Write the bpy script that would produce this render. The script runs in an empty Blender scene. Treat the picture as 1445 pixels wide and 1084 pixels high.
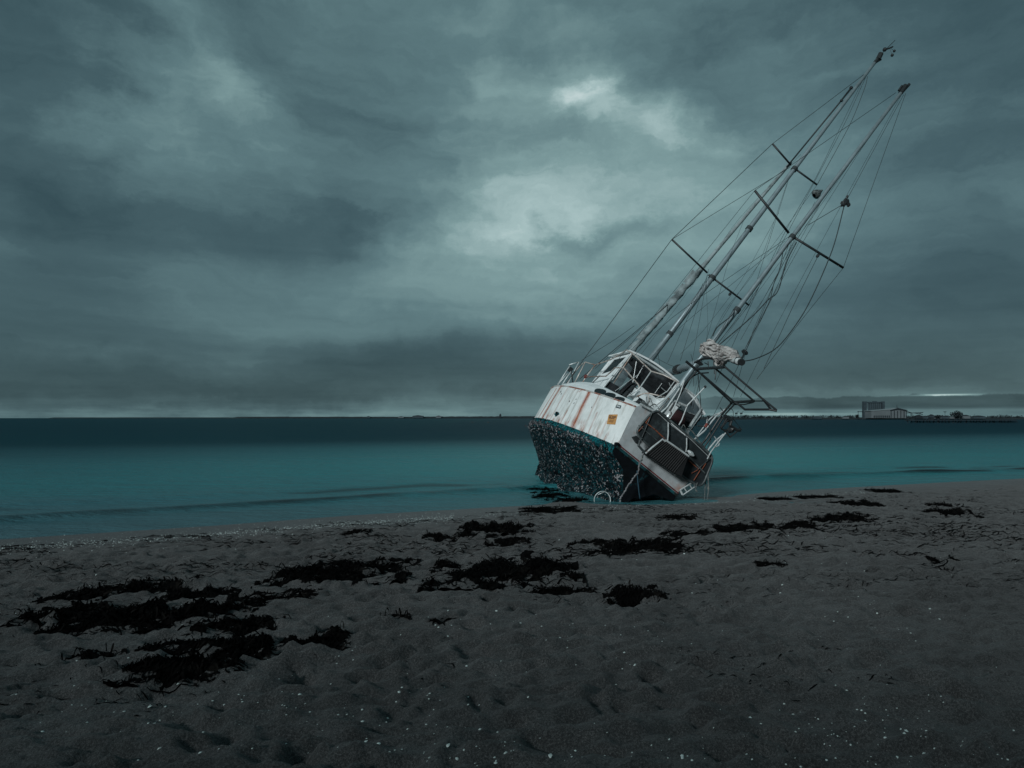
import bpy, math, random
import numpy as np
from mathutils import Vector, Matrix, noise as mn
from mathutils.bvhtree import BVHTree

sc = bpy.context.scene
COL = sc.collection
R = math.radians
random.seed(7)

# ---------------------------------------------------------------- camera, sky, sun, exposure
F = 981.0; CX = 722.5; HY = 590.0; CZ = 1.7          # focal length in photo pixels, principal column, horizon row, eye height
cam = bpy.data.cameras.new('camera'); co = bpy.data.objects.new('camera', cam); COL.objects.link(co)
co.location = (0, 0, CZ); co.rotation_euler = (R(90), 0, 0)
cam.sensor_width = 36; cam.lens = 36 * F / 1445.0
cam.shift_y = (HY - 542.0) / 1445.0
cam.clip_start = 0.1; cam.clip_end = 30000
sc.camera = co
sc.view_settings.view_transform = 'Standard'; sc.view_settings.look = 'None'
sc.view_settings.exposure = 0; sc.view_settings.gamma = 1
sc.render.resolution_x = 1024; sc.render.resolution_y = 768

SUN_EL, SUN_AZ = R(24), R(215)       # azimuth measured clockwise from +Y: low light from behind and left of the camera
sl = bpy.data.lights.new('sun', 'SUN'); so = bpy.data.objects.new('sun', sl); COL.objects.link(so)
sl.energy = 2.5; sl.angle = R(12); sl.color = (0.91, 0.985, 1.0)
sd = Vector((math.sin(SUN_AZ) * math.cos(SUN_EL), math.cos(SUN_AZ) * math.cos(SUN_EL), math.sin(SUN_EL)))
so.rotation_euler = sd.to_track_quat('Z', 'Y').to_euler()

class E:
    """small expression helper over shader nodes"""
    def __init__(s, nt, v): s.nt = nt; s.v = v
    def _m(s, op, *a, clamp=False):
        n = s.nt.nodes.new('ShaderNodeMath'); n.operation = op; n.use_clamp = clamp
        for i, q in enumerate((s,) + a):
            q = q.v if isinstance(q, E) else q
            if isinstance(q, (int, float)): n.inputs[i].default_value = q
            else: s.nt.links.new(q, n.inputs[i])
        return E(s.nt, n.outputs[0])
    def __add__(s, o): return s._m('ADD', o)
    def __radd__(s, o): return s._m('ADD', o)
    def __sub__(s, o): return s._m('SUBTRACT', o)
    def __rsub__(s, o): return (s * -1.0) + o
    def __mul__(s, o): return s._m('MULTIPLY', o)
    __rmul__ = __mul__
    def __truediv__(s, o): return s._m('DIVIDE', o)
    def exp(s): return s._m('EXPONENT')
    def abs(s): return s._m('ABSOLUTE')
    def pw(s, p): return s._m('POWER', p)
    def mx(s, o): return s._m('MAXIMUM', o)
    def mi(s, o): return s._m('MINIMUM', o)
    def cl(s): return s._m('ADD', 0.0, clamp=True)
def smooth(e, a, b):
    n = e.nt.nodes.new('ShaderNodeMapRange'); n.interpolation_type = 'SMOOTHSTEP'
    e.nt.links.new(e.v, n.inputs[0]); n.inputs[1].default_value = a; n.inputs[2].default_value = b
    n.inputs[3].default_value = 0; n.inputs[4].default_value = 1
    return E(e.nt, n.outputs[0])
def noise(nt, vec, scale, detail=4, rough=.55, dist=0.0, lac=2.0):
    n = nt.nodes.new('ShaderNodeTexNoise'); n.inputs['Scale'].default_value = scale
    n.inputs['Detail'].default_value = detail; n.inputs['Roughness'].default_value = rough
    n.inputs['Distortion'].default_value = dist; n.inputs['Lacunarity'].default_value = lac
    nt.links.new(vec, n.inputs['Vector'])
    return E(nt, n.outputs[0])
def comb(nt, x, y, z):
    n = nt.nodes.new('ShaderNodeCombineXYZ')
    for i, q in enumerate((x, y, z)):
        q = q.v if isinstance(q, E) else q
        if isinstance(q, (int, float)): n.inputs[i].default_value = q
        else: nt.links.new(q, n.inputs[i])
    return n.outputs[0]
def ramp(e, stops, interp='LINEAR'):
    n = e.nt.nodes.new('ShaderNodeValToRGB'); n.color_ramp.interpolation = interp
    el = n.color_ramp.elements
    while len(el) < len(stops): el.new(0.5)
    for k, (p, c) in zip(el, stops): k.position = p; k.color = (*c, 1)
    e.nt.links.new(e.v, n.inputs[0]); return n.outputs[0]
def mixc(nt, f, a, b):
    n = nt.nodes.new('ShaderNodeMix'); n.data_type = 'RGBA'
    f = f.v if isinstance(f, E) else f
    if isinstance(f, (int, float)): n.inputs[0].default_value = f
    else: nt.links.new(f, n.inputs[0])
    for i, q in ((6, a), (7, b)):
        if isinstance(q, tuple): n.inputs[i].default_value = (*q, 1)
        else: nt.links.new(q, n.inputs[i])
    return n.outputs[2]

w = bpy.data.worlds.new('World'); sc.world = w; w.use_nodes = True
nt = w.node_tree; nt.nodes.clear()
tc = nt.nodes.new('ShaderNodeTexCoord'); sp = nt.nodes.new('ShaderNodeSeparateXYZ')
nt.links.new(tc.outputs['Generated'], sp.inputs[0])
X, Y, Zc = (E(nt, sp.outputs[i]) for i in range(3))
el = Zc._m('ARCSINE') * 57.2958                       # elevation, degrees
az = X._m('ARCTAN2', Y) * 57.2958                     # azimuth from +Y, degrees
den = Zc.mx(0.0) + 0.10
wv = comb(nt, X / den, Y / den, 0.0)                  # the cloud deck as a level sheet
warp = noise(nt, wv, .7, 3) - .5
wv2 = comb(nt, X / den + warp * .9, Y / den + warp * .5, 1.7)
n1 = noise(nt, wv2, .55, 7, .56, .25)
n3 = noise(nt, comb(nt, az * .022, el * .30, 2.0), 1.0, 6, .55, .3)
wob = (noise(nt, comb(nt, az * .05, el * .07, 0.), 1.3, 7, .62) - .5)
wob2 = (noise(nt, comb(nt, az * .05, el * .07, 9.), 1.3, 7, .62) - .5)
azw = az + wob * 20.0; elw = el + wob2 * 10.0
n4 = noise(nt, comb(nt, azw * .046, elw * .125, 6.0), 1.0, 9, .60, .2)      # billows
n5 = noise(nt, comb(nt, azw * .12, elw * .20, 1.0), 1.0, 9, .58, .6)       # torn edges
def blob(px, py, sx, sy, amp, rot=0.0, wv_=True):
    """a bright or dark patch of cloud, by direction in degrees"""
    a0 = math.degrees(math.atan2(px - CX, F)); e0 = math.degrees(math.atan2(HY - py, math.hypot(F, px - CX)))
    A, B = (azw, elw) if wv_ else (az, el)
    c, s = math.cos(R(rot)), math.sin(R(rot))
    u = (A - a0) * c + (B - e0) * s; v = (B - e0) * c - (A - a0) * s
    u = u / sx; v = v / sy
    return ((u * u + v * v) * -1.0).exp() * amp
hi = smooth(el, 5., 17.)
val = 0.46 + (n1 - .5) * .16 + (n4 - .5) * hi * .50 + (n3 - .5) * (1.0 - hi * .6) * .30
bright = None; darkc = None
for b in [(800, 250, 10, 9, .09), (800, 130, 2.2, 1.4, .24), (850, 160, 2.0, 1.4, .22), (760, 250, 16, 10, .08), (800, 330, 16, 5, .06), (720, 320, 8, 3.5, .12, 10), (935, 170, 3, 2, .18), (640, 340, 8, 3, .05),
          (330, 120, 2.6, 7, .17, 35), (200, 130, 4, 5, .14, 30), (900, 400, 14, 4, .07), (1000, 290, 7, 7, .05), (450, 400, 12, 4, .03), (680, 90, 3, 2, .08)]:
    q = blob(*b); bright = q if bright is None else bright + q
for b in [(470, 312, 7, 1.9, -.17, 3), (200, 330, 13, 4.0, -.07), (330, 350, 8, 1.6, -.04), (130, 270, 6, 4, -.04), (530, 150, 7, 4, -.05), (560, 200, 8, 4, -.05),
          (840, 330, 5, .8, -.14, 12), (1250, 430, 14, 6, -.11), (620, 505, 18, 2.2, -.15, 4), (300, 545, 24, 1.8, -.16), (850, 540, 14, 1.4, -.08), (1200, 525, 16, 1.8, -.10), (1400, 300, 7, 16, -.08), (10, 300, 8, 18, -.09), (60, 60, 9, 6, -.07), (1400, 60, 10, 8, -.08), (520, 100, 8, 5, -.05), (300, 480, 20, 3, -.05)]:
    q = blob(*b); darkc = q if darkc is None else darkc + q
val = val + (noise(nt, comb(nt, azw * .07, elw * .55 + azw * .05, 8.0), 1.0, 8, .58, .3) - .5) * .17
val = val + bright * (.70 + n5 * .75) + darkc * (.8 + n5 * .5) + (n5 - .5) * hi * .13
# the paler clear strip over the horizon, the long cloud bank at the right and the thin lit slots in it
strip = smooth(el, 2.4, .7) if False else (1.0 - smooth(el, .6, 2.3))
val = val + strip * (.055 + (noise(nt, comb(nt, az * .10, el * .9, 0.), 1.6, 6, .6) - .5) * .35)
edge = 1.55 + (noise(nt, comb(nt, az * .22, 0., 3.), 1.0, 7, .62) - .5) * 1.3
bank = (1.0 - smooth(el - edge, -.03, .10)) * smooth(az, 13.0, 17.5) * smooth(el, .55, .8)
val = val - bank * .20 + blob(1180, 553, 14, 1.0, .06, 0, False)
val = val + blob(1110, 584.5, 5.0, .10, .26, 0, False) + blob(1330, 557.5, 2.0, .07, .50, 0, False) + blob(1250, 556, 6, .5, .06, 0, False)
val = val + blob(420, 583, 12, .35, .05, 0, False)
cloud = ramp(val, [(0.0, (.010, .026, .034)), (.18, (.026, .058, .070)), (.36, (.057, .108, .123)), (.52, (.108, .190, .205)),
                   (.70, (.205, .325, .330)), (.86, (.38, .52, .52)), (1.0, (.66, .76, .76))])
sky = nt.nodes.new('ShaderNodeTexSky'); sky.sky_type = 'NISHITA'; sky.sun_disc = False
sky.sun_elevation = SUN_EL; sky.sun_rotation = SUN_AZ
mul = nt.nodes.new('ShaderNodeVectorMath'); mul.operation = 'SCALE'; mul.inputs[3].default_value = 10.0
nt.links.new(cloud, mul.inputs[0])
full = mixc(nt, 0.97, sky.outputs[0], mul.outputs[0])     # a nearly closed overcast under the clear sky
bg = nt.nodes.new('ShaderNodeBackground'); nt.links.new(full, bg.inputs[0]); bg.inputs[1].default_value = 0.1
wo = nt.nodes.new('ShaderNodeOutputWorld'); nt.links.new(bg.outputs[0], wo.inputs[0])

# ---------------------------------------------------------------- helpers
def tag(o, label=None, cat=None, group=None, kind=None):
    if label: o['label'] = label
    if cat: o['category'] = cat
    if group: o['group'] = group
    if kind: o['kind'] = kind
    return o
def mesh(name, V, Fc, mat=None, parent=None, smoothf=False, mats=None, mi=None):
    me = bpy.data.meshes.new(name); me.from_pydata([tuple(v) for v in V], [], Fc)
    if mats:
        for m in mats: me.materials.append(m)
        if mi is not None: me.polygons.foreach_set('material_index', mi)
    elif mat: me.materials.append(mat)
    if smoothf: me.polygons.foreach_set('use_smooth', [True] * len(me.polygons))
    me.update()
    o = bpy.data.objects.new(name, me); COL.objects.link(o)
    if parent is not None: o.parent = parent
    return o
class MB:
    def __init__(s): s.V = []; s.F = []
    def add(s, V, Fc):
        n = len(s.V); s.V += [Vector(v) for v in V]; s.F += [tuple(i + n for i in f) for f in Fc]; return s
    def box(s, c, d, M=None, bev=0.0):
        x, y, z = (q / 2 for q in d)
        V = [Vector((a * x, b * y, e * z)) for a in (-1, 1) for b in (-1, 1) for e in (-1, 1)]
        if M is not None: V = [M @ v for v in V]
        V = [v + Vector(c) for v in V]
        return s.add(V, [(0, 1, 3, 2), (4, 6, 7, 5), (0, 4, 5, 1), (2, 3, 7, 6), (0, 2, 6, 4), (1, 5, 7, 3)])
    def tube(s, P, r, n=7, r2=None, cap=True):
        P = [Vector(p) for p in P]; m = len(P); rings = []
        up = None
        for i, p in enumerate(P):
            if i == 0: t = P[1] - P[0]
            elif i == m - 1: t = P[-1] - P[-2]
            else: t = (P[i + 1] - p).normalized() + (p - P[i - 1]).normalized()
            if t.length < 1e-9: t = Vector((0, 0, 1))
            t.normalize()
            if up is None:
                up = Vector((0, 0, 1)) if abs(t.z) < .9 else Vector((1, 0, 0))
            a = t.cross(up)
            if a.length < 1e-6: a = t.cross(Vector((.3, .8, .5)))
            a.normalize(); b = a.cross(t).normalized(); up = b
            rr = r if r2 is None else r + (r2 - r) * i / (m - 1)
            rings.append([p + (a * math.cos(2 * math.pi * k / n) + b * math.sin(2 * math.pi * k / n)) * rr for k in range(n)])
        V = [v for q in rings for v in q]; Fc = []
        for i in range(m - 1):
            for k in range(n):
                k2 = (k + 1) % n
                Fc.append((i * n + k, i * n + k2, (i + 1) * n + k2, (i + 1) * n + k))
        if cap: Fc.append(tuple(range(n))[::-1]); Fc.append(tuple((m - 1) * n + k for k in range(n)))
        return s.add(V, Fc)
    def ball(s, c, r, sq=(1, 1, 1), nu=8, nv=6, jit=0, M=None):
        V = []; Fc = []
        for j in range(nv + 1):
            th = math.pi * j / nv
            for i in range(nu):
                ph = 2 * math.pi * i / nu
                q = 1 + random.uniform(-jit, jit)
                v = Vector((math.sin(th) * math.cos(ph) * sq[0], math.sin(th) * math.sin(ph) * sq[1], math.cos(th) * sq[2])) * r * q
                if M is not None: v = M @ v
                V.append(v + Vector(c))
        for j in range(nv):
            for i in range(nu):
                i2 = (i + 1) % nu
                Fc.append((j * nu + i, (j + 1) * nu + i, (j + 1) * nu + i2, j * nu + i2))
        return s.add(V, Fc)
    def prism(s, P, d):
        """polygon P pushed along vector d"""
        P = [Vector(p) for p in P]; n = len(P); d = Vector(d)
        V = P + [p + d for p in P]
        Fc = [tuple(range(n)), tuple(range(2 * n - 1, n - 1, -1))] + [(i, i + n, (i + 1) % n + n, (i + 1) % n) for i in range(n)]
        return s.add(V, Fc)
    def build(s, name, mat, parent=None, sm=False): return mesh(name, s.V, s.F, mat, parent, sm)

def material(name): m = bpy.data.materials.new(name); m.use_nodes = True; return m, m.node_tree, m.node_tree.nodes['Principled BSDF']
def bump(nt, b, h, strength, dist):
    n = nt.nodes.new('ShaderNodeBump'); n.inputs['Strength'].default_value = strength; n.inputs['Distance'].default_value = dist
    nt.links.new(h.v if isinstance(h, E) else h, n.inputs['Height']); nt.links.new(n.outputs[0], b.inputs['Normal']); return n
def simple(name, c, rough=.6, metal=0.0, var=.35, scale=9., c2=None, bmp=.15, spec=.4, thr=(.45, .7), bd=.01):
    m, nt, b = material(name)
    t = nt.nodes.new('ShaderNodeTexCoord'); v = t.outputs['Object']
    a = noise(nt, v, scale, 6, .6)
    lo = tuple(q * (1 - var) for q in c)
    col = ramp(a, [(.3, lo), (.65, c)])
    if c2: col = mixc(nt, smooth(noise(nt, v, scale * .6, 7, .65), *thr), col, c2)
    nt.links.new(col, b.inputs['Base Color'])
    b.inputs['Roughness'].default_value = rough; b.inputs['Metallic'].default_value = metal
    b.inputs['Specular IOR Level'].default_value = spec
    bump(nt, b, noise(nt, v, scale * 3, 5, .6), bmp, bd)
    return m

# ---------------------------------------------------------------- terrain
def lat(seed, n=256):
    return np.random.default_rng(seed).random((n, n))
LT = {}
def vnoise(x, y, seed):
    if seed not in LT: LT[seed] = lat(seed)
    L = LT[seed]; n = 256
    xi = np.floor(x).astype(int); yi = np.floor(y).astype(int); fx = x - xi; fy = y - yi
    fx = fx * fx * fx * (fx * (fx * 6 - 15) + 10); fy = fy * fy * fy * (fy * (fy * 6 - 15) + 10)
    a = L[xi % n, yi % n]; b = L[(xi + 1) % n, yi % n]; c = L[xi % n, (yi + 1) % n]; d = L[(xi + 1) % n, (yi + 1) % n]
    return (a * (1 - fx) + b * fx) * (1 - fy) + (c * (1 - fx) + d * fx) * fy - .5
def fbm(x, y, seed, o=4, g=.5):
    r = 0; a = 1
    for k in range(o): r = r + vnoise(x * 2 ** k + 17.3 * k, y * 2 ** k + 9.1 * k, seed + k) * a; a *= g
    return r
SX = np.array([-400, -40., -12, -8.2, -6.46, -4.72, -2.76, .8, 4.2, 7.3, 11.9, 16, 30, 80, 300])
SY = np.array([-180, -4., 7.2, 9.2, 10.1, 10.97, 12.17, 13.72, 15.0, 16.6, 18.6, 20.2, 25.5, 42, 110])
def shore(x): return np.interp(x, SX, SY)
def base_h(x, y):
    s = (shore(x) - y) * .9
    h = np.where(s > 0, .030 * s, .05 * s)
    h = np.where(s > 9, .27 + (s - 9) * .006, h)
    h = np.maximum(h, -3.0)
    k = np.clip(s / 2.5, 0, 1)
    h = h + fbm(x * .35, y * .35, 11, 3) * .06 * k
    return h
def spaced(segs):
    out = []
    for a, b, n0, n1 in segs:   # cell from n0 at a to n1 at b
        p = a
        while p < b:
            out.append(p); t = (p - a) / (b - a); p += n0 + (n1 - n0) * t
    out.append(segs[-1][1]); return np.array(out)
gx = spaced([(-400, -60, 40, 15), (-60, -14, 10, .5), (-14, -7, .3, .05), (-7, 8, .030, .030), (8, 16, .05, .12), (16, 60, .3, 8), (60, 400, 15, 40)])
gy = spaced([(-150, -10, 20, 4), (-10, 1.5, 2, .1), (1.5, 9, .020, .034), (9, 17, .036, .08), (17, 40, .1, 3), (40, 400, 8, 50), (400, 9000, 400, 2500)])
GX, GY = np.meshgrid(gx, gy, indexing='xy')
H = base_h(GX, GY)
s_ = (shore(GX) - GY) * .9
dry = np.clip((s_ - .9) / 1.6, 0, 1)
near = ((np.abs(GX) < 16) & (GY > -3) & (GY < 22)).astype(float)
rip = fbm(GX * 1.7 + .5 * GY, GY * 4.2, 21, 4, .6) * .036 + fbm(GX * 4.2, GY * 10, 31, 4, .62) * .046
rid = (1 - np.abs(fbm(GX * 1.6, GY * 4.0, 41, 3)) * 3.2) * .020
H = H + (rip * 1.15 + rid * 1.1 - .02) * dry * near
H = H - .05 * np.exp(-(((GX - 3.0) / 1.5) ** 2 + ((GY - 14.3) / .8) ** 2)) + .03 * np.exp(-((np.sqrt(((GX - 3.0) / 1.9) ** 2 + ((GY - 14.0) / 1.0) ** 2) - 1) / .2) ** 2)   # hollow added round the stern to darken the hull's contact
# footprints: oval hollows with a pushed-up rim, walked in many directions
rng = np.random.default_rng(5)
def stamp(fx, fy, a, L, W, dep):
    i0, i1 = np.searchsorted(gx, [fx - L * 2, fx + L * 2]); j0, j1 = np.searchsorted(gy, [fy - L * 2, fy + L * 2])
    if i1 - i0 < 3 or j1 - j0 < 3: return
    dx = GX[j0:j1, i0:i1] - fx; dy = GY[j0:j1, i0:i1] - fy
    u = (dx * np.cos(a) + dy * np.sin(a)) / L; v = (-dx * np.sin(a) + dy * np.cos(a)) / W
    r = np.sqrt(u * u + v * v)
    H[j0:j1, i0:i1] += (-dep * np.exp(-(r * 1.15) ** 3.2) + dep * .33 * np.exp(-((r - 1.35) / .3) ** 2)) * dry[j0:j1, i0:i1]
for k in range(2800):
    fy = rng.uniform(1.6, 15); fx = rng.uniform(-9, 12)
    if k < 1800: fx = rng.uniform(-.8, .8) * fy + .5
    stamp(fx, fy, rng.uniform(0, math.pi), rng.uniform(.07, .13), rng.uniform(.04, .08), rng.uniform(.012, .042))
nyy, nxx = H.shape
def sand_h(x, y):
    i = min(max(int(np.searchsorted(gx, x)) - 1, 0), nxx - 2); j = min(max(int(np.searchsorted(gy, y)) - 1, 0), nyy - 2)
    tx = (x - gx[i]) / (gx[i + 1] - gx[i]); ty = (y - gy[j]) / (gy[j + 1] - gy[j])
    return float((H[j, i] * (1 - tx) + H[j, i + 1] * tx) * (1 - ty) + (H[j + 1, i] * (1 - tx) + H[j + 1, i + 1] * tx) * ty)
def ground(px, py):
    """the point of the beach seen at a photo pixel"""
    z = .15
    for _ in range(12):
        t = (CZ - z) / ((py - HY) / F); x = (px - CX) / F * t; y = t
        z = .5 * z + .5 * float(base_h(np.array(x), np.array(y)))
    if y > float(shore(x)): t = CZ / ((py - HY) / F); return Vector(((px - CX) / F * t, t, 0))
    return Vector((x, y, sand_h(x, y)))
def grid_mesh(name, gx, gy, Z, mat):
    nx, ny = len(gx), len(gy); me = bpy.data.meshes.new(name)
    A, B = np.meshgrid(gx, gy, indexing='xy'); V = np.stack([A, B, Z], -1).reshape(-1, 3).astype(np.float32)
    me.vertices.add(len(V)); me.vertices.foreach_set('co', V.ravel())
    i = np.arange(nx - 1)[None, :] + np.arange(ny - 1)[:, None] * nx
    q = np.stack([i, i + 1, i + 1 + nx, i + nx], -1).reshape(-1, 4).astype(np.int32)
    me.loops.add(q.size); me.loops.foreach_set('vertex_index', q.ravel())
    me.polygons.add(len(q)); me.polygons.foreach_set('loop_start', np.arange(0, q.size, 4, dtype=np.int32))
    me.polygons.foreach_set('use_smooth', np.ones(len(q), bool)); me.update(calc_edges=True)
    me.materials.append(mat); o = bpy.data.objects.new(name, me); COL.objects.link(o); return o

m_sand, nt, b = material('sand')
tcn = nt.nodes.new('ShaderNodeTexCoord'); v = tcn.outputs['Object']
big = noise(nt, v, .6, 5, .6); mid = noise(nt, v, 5, 6, .65); fine = noise(nt, v, 260, 2, .7); sp1 = noise(nt, v, 900, 1, .5)
gr = (noise(nt, v, 95, 3, .7) - .5) * 1.5 + (fine - .5) * 1.5 + (sp1 - .5) * 1.3 + (mid - .5) * .5 + (big - .5) * .6 + .5
col = ramp(gr, [(.0, (.010, .011, .012)), (.5, (.032, .033, .033)), (1.0, (.135, .135, .135))])
sz = nt.nodes.new('ShaderNodeSeparateXYZ'); nt.links.new(v, sz.inputs[0]); zz = E(nt, sz.outputs[2])
wet = 1.0 - smooth(zz + (big - .5) * .02, .012, .055)
nt.links.new(mixc(nt, wet, col, (.036, .035, .035)), b.inputs['Base Color'])
nt.links.new((.92 - wet * .42).v, b.inputs['Roughness']); b.inputs['Specular IOR Level'].default_value = .3; b.inputs['Sheen Weight'].default_value = .07; b.inputs['Sheen Roughness'].default_value = .5
bh = fine * .5 + noise(nt, v, 60, 4, .6) * 1.5 + noise(nt, v, 18, 4, .6) * 3.0
bump(nt, b, bh, .55, .012)
tag(grid_mesh('sand_beach', gx, gy, H, m_sand), kind='structure')

# added, unseen dune behind the camera, put there to shade the near sand
dx_ = np.linspace(-160, 160, 161); dy_ = np.concatenate([np.linspace(-60, -4.5, 60)])
DX, DY = np.meshgrid(dx_, dy_, indexing='xy'); tt = np.clip((-4.5 - DY) / 6.5, 0, 1); tt = tt * tt * (3 - 2 * tt)
DZ = -.15 + tt * (9.0 + fbm(DX * .06, DY * .08, 131, 3) * 2.2 + fbm(DX * .6, DY * .6, 141, 4) * .9) + .4 * (tt > 0)
tag(grid_mesh('shade_dune', dx_, dy_, DZ, m_sand), kind='structure')

# water: one sheet, with the low swell line that runs along the shore
m_wat, nt, b = material('sea_water')
tcn = nt.nodes.new('ShaderNodeTexCoord'); v = tcn.outputs['Object']
sz = nt.nodes.new('ShaderNodeSeparateXYZ'); nt.links.new(v, sz.inputs[0]); xx, yy = E(nt, sz.outputs[0]), E(nt, sz.outputs[1])
off = yy - xx * .42 - 13.3                                   # metres off the shore
st = noise(nt, comb(nt, xx * .02, yy * .22, 0.), 1., 6, .6)
st2 = noise(nt, comb(nt, xx * .10, yy * 1.1, 4.), 1., 5, .6)
d = off + (st - .5) * 14. + (st2 - .5) * 2.
col = ramp(d * .01, [(.0, (.050, .100, .120)), (.035, (.034, .115, .140)), (.10, (.016, .150, .168)), (.22, (.009, .105, .125)),
                     (.33, (.005, .062, .080)), (.43, (.003, .036, .050)), (1., (.002, .026, .040))])
at = nt.nodes.new('ShaderNodeAttribute'); at.attribute_name = 'swell_shade'; shade_ = E(nt, at.outputs['Fac'])
sb1 = (xx - 7.) / 16.; sb2 = (yy - 27.) / 14.; bar = ((sb1 * sb1 + sb2 * sb2) * -1.0).exp()
col = mixc(nt, bar * .75, col, (.020, .235, .245)); col = mixc(nt, smooth(xx * -1.0, 2., 30.) * .45, col, (.006, .045, .056))  # left water darkened in colour for the dark sky it reflects
col = mixc(nt, shade_.cl(), col, (.004, .008, .010))  # shaded face of the swell darkened in the water colour
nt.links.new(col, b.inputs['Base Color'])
b.inputs['IOR'].default_value = 1.33; b.inputs['Specular IOR Level'].default_value = .22
nt.links.new((.24 + smooth(off, 5., 60.) * .20).v, b.inputs['Roughness'])
si_ = b.inputs['Specular IOR Level']; nt.links.new((.24 - smooth(off, 15., 45.) * .21).v, si_)
wb = noise(nt, comb(nt, xx * .35, yy * 1.6, 0.), 1., 5, .6) * 1.0 + noise(nt, comb(nt, xx * 1.6, yy * 5., 3.), 1., 4, .6) * .35 + noise(nt, comb(nt, xx * .05, yy * .3, 3.), 1., 4, .6) * 2.
wb = wb + noise(nt, comb(nt, xx * .9, yy * 2.2, 7.), 1., 6, .7) * 1.4
bump(nt, b, wb, .9, .16)
wx = spaced([(-9000, -400, 1500, 200), (-400, -40, 60, 4), (-40, -12, 1, .2), (-12, 16, .14, .14), (16, 60, .2, 4), (60, 400, 6, 60), (400, 9000, 200, 1500)])
wy = spaced([(-300, 5, 40, 1), (5, 9, .3, .08), (9, 24, .06, .10), (24, 60, .15, 1.5), (60, 400, 2, 25), (400, 12000, 50, 1500)])
WX, WY = np.meshgrid(wx, wy, indexing='xy')
so_ = (WY - shore(WX)) * .9
mask = np.clip((26 - np.abs(so_ - 3)) / 20, 0, 1) * (np.abs(WX) < 60)
crest = 3.0 + fbm(WX * .12, WX * 0, 61, 4) * 1.3
tr = np.clip(.75 + fbm(WX * .25, WY * .1, 71, 3) * 1.2, .1, 1.3)
WZ = .06 * np.exp(-((so_ - crest) / np.where(so_ < crest, .16, .5)) ** 2) * tr - .03 * np.exp(-((so_ - crest + .55) / .35) ** 2) * tr
WZ = WZ + .030 * np.exp(-((so_ - crest - 2.3 - fbm(WX * .2, WX * 0, 66, 3)) / .5) ** 2) + .012 * np.exp(-((so_ - .9 - fbm(WX * .3, WX * 0, 68, 3)) / .2) ** 2)
WZ = WZ * mask + fbm(WX * .5, WY * 1.4, 81, 4) * .010 * np.clip(so_ / 4, 0, 1) * (WY < 60)
SWSHADE = np.exp(-(np.abs(so_ - crest + .05) / (.16 + .25 * np.clip(fbm(WX * .4, WX * 0, 91, 3) + .3, 0, 1))) ** 2.0) * np.clip(.95 + fbm(WX * .35, WY * .6, 95, 4) * 2.0, 0, 1)  # mask for the swell's dark shaded line, painted into the sea colour
SWSHADE = SWSHADE + .7 * np.exp(-((so_ - crest - 1.2 - fbm(WX * .3, WX * 0, 97, 3)) / .35) ** 2) * np.clip(fbm(WX * .45, WY * .8, 99, 4) * 4.5 + .2, 0, 1)
SWSHADE = np.clip(SWSHADE, 0, 1) * mask
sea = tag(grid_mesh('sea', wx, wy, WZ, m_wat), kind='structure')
sea.data.attributes.new('swell_shade', 'FLOAT', 'POINT').data.foreach_set('value', SWSHADE.ravel().astype(np.float32))

# ---------------------------------------------------------------- materials
m_white = None
def hull_paint(name):
    m, nt, b = material(name)
    t = nt.nodes.new('ShaderNodeTexCoord'); v = t.outputs['Object']
    s = nt.nodes.new('ShaderNodeSeparateXYZ'); nt.links.new(v, s.inputs[0])
    x, y, z = (E(nt, s.outputs[i]) for i in range(3))
    dirt = noise(nt, v, 2.2, 7, .65)
    col = ramp(dirt, [(.25, (.50, .53, .52)), (.6, (.74, .76, .75))])
    # run-down grime and rust in vertical streaks
    stv = comb(nt, x * 5., y * 9., z * .9)
    sn = noise(nt, stv, 1.0, 6, .6, .2)
    col = mixc(nt, smooth(sn, .50, .70) * .65, col, (.30, .28, .24))
    wy_ = y + (noise(nt, comb(nt, 0., 0., z * 3), 1., 3) - .5) * .10
    rust = None
    for yc, wd, top, am in RUST:
        wdd = wd * 1.0
        u = (wy_ - yc) / wdd
        g = (u * u * -1.0).exp() * am * (1.0 - smooth(z, top - .03, top + .02))
        rust = g if rust is None else rust.mx(g)
    body = noise(nt, comb(nt, x * 14., y * 26., z * 2.), 1., 6, .65)
    rust = (rust * smooth(body, .18, .62)) * (1.0 - smooth(x, -.6, -.5))
    low = (1.0 - smooth(z, .02, .30)) * smooth(noise(nt, comb(nt, x * 4., y * 4.5, z * 1.5), 1., 6, .65), .50, .66)
    top = smooth(z, .74, .9) * smooth(noise(nt, comb(nt, x * 6., y * 5., z * 9.), 1., 6, .7), .54, .66) * .8
    rr = rust.mx(low * .95).mx(top)
    rc = ramp(noise(nt, v, 14, 5, .6), [(.3, (.20, .035, .028)), (.55, (.33, .11, .06)), (.8, (.42, .20, .13))])
    col = mixc(nt, rr.cl(), col, rc)
    chip = smooth(noise(nt, v, 8., 5, .75), .71, .74)
    col = mixc(nt, chip, col, (.06, .075, .08))
    nt.links.new(col, b.inputs['Base Color']); b.inputs['Roughness'].default_value = .48; b.inputs['Specular IOR Level'].default_value = .35
    bump(nt, b, noise(nt, v, 7, 6, .65), .25, .02)
    return m
RUST = [(3.55, .075, .95, 1.2), (2.95, .035, .9, .55), (3.85, .05, .9, .9), (1.72, .085, 1.0, 1.2), (1.05, .03, .5, .6), (1.28, .03, 1., .45), (2.3, .03, .35, .8), (.62, .03, .4, .4)]
m_bottom, nt, b = material('fouled_antifouling')
t = nt.nodes.new('ShaderNodeTexCoord'); v = t.outputs['Object']
s = nt.nodes.new('ShaderNodeSeparateXYZ'); nt.links.new(v, s.inputs[0]); z = E(nt, s.outputs[2]); x = E(nt, s.outputs[0]); y = E(nt, s.outputs[1])
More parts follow.
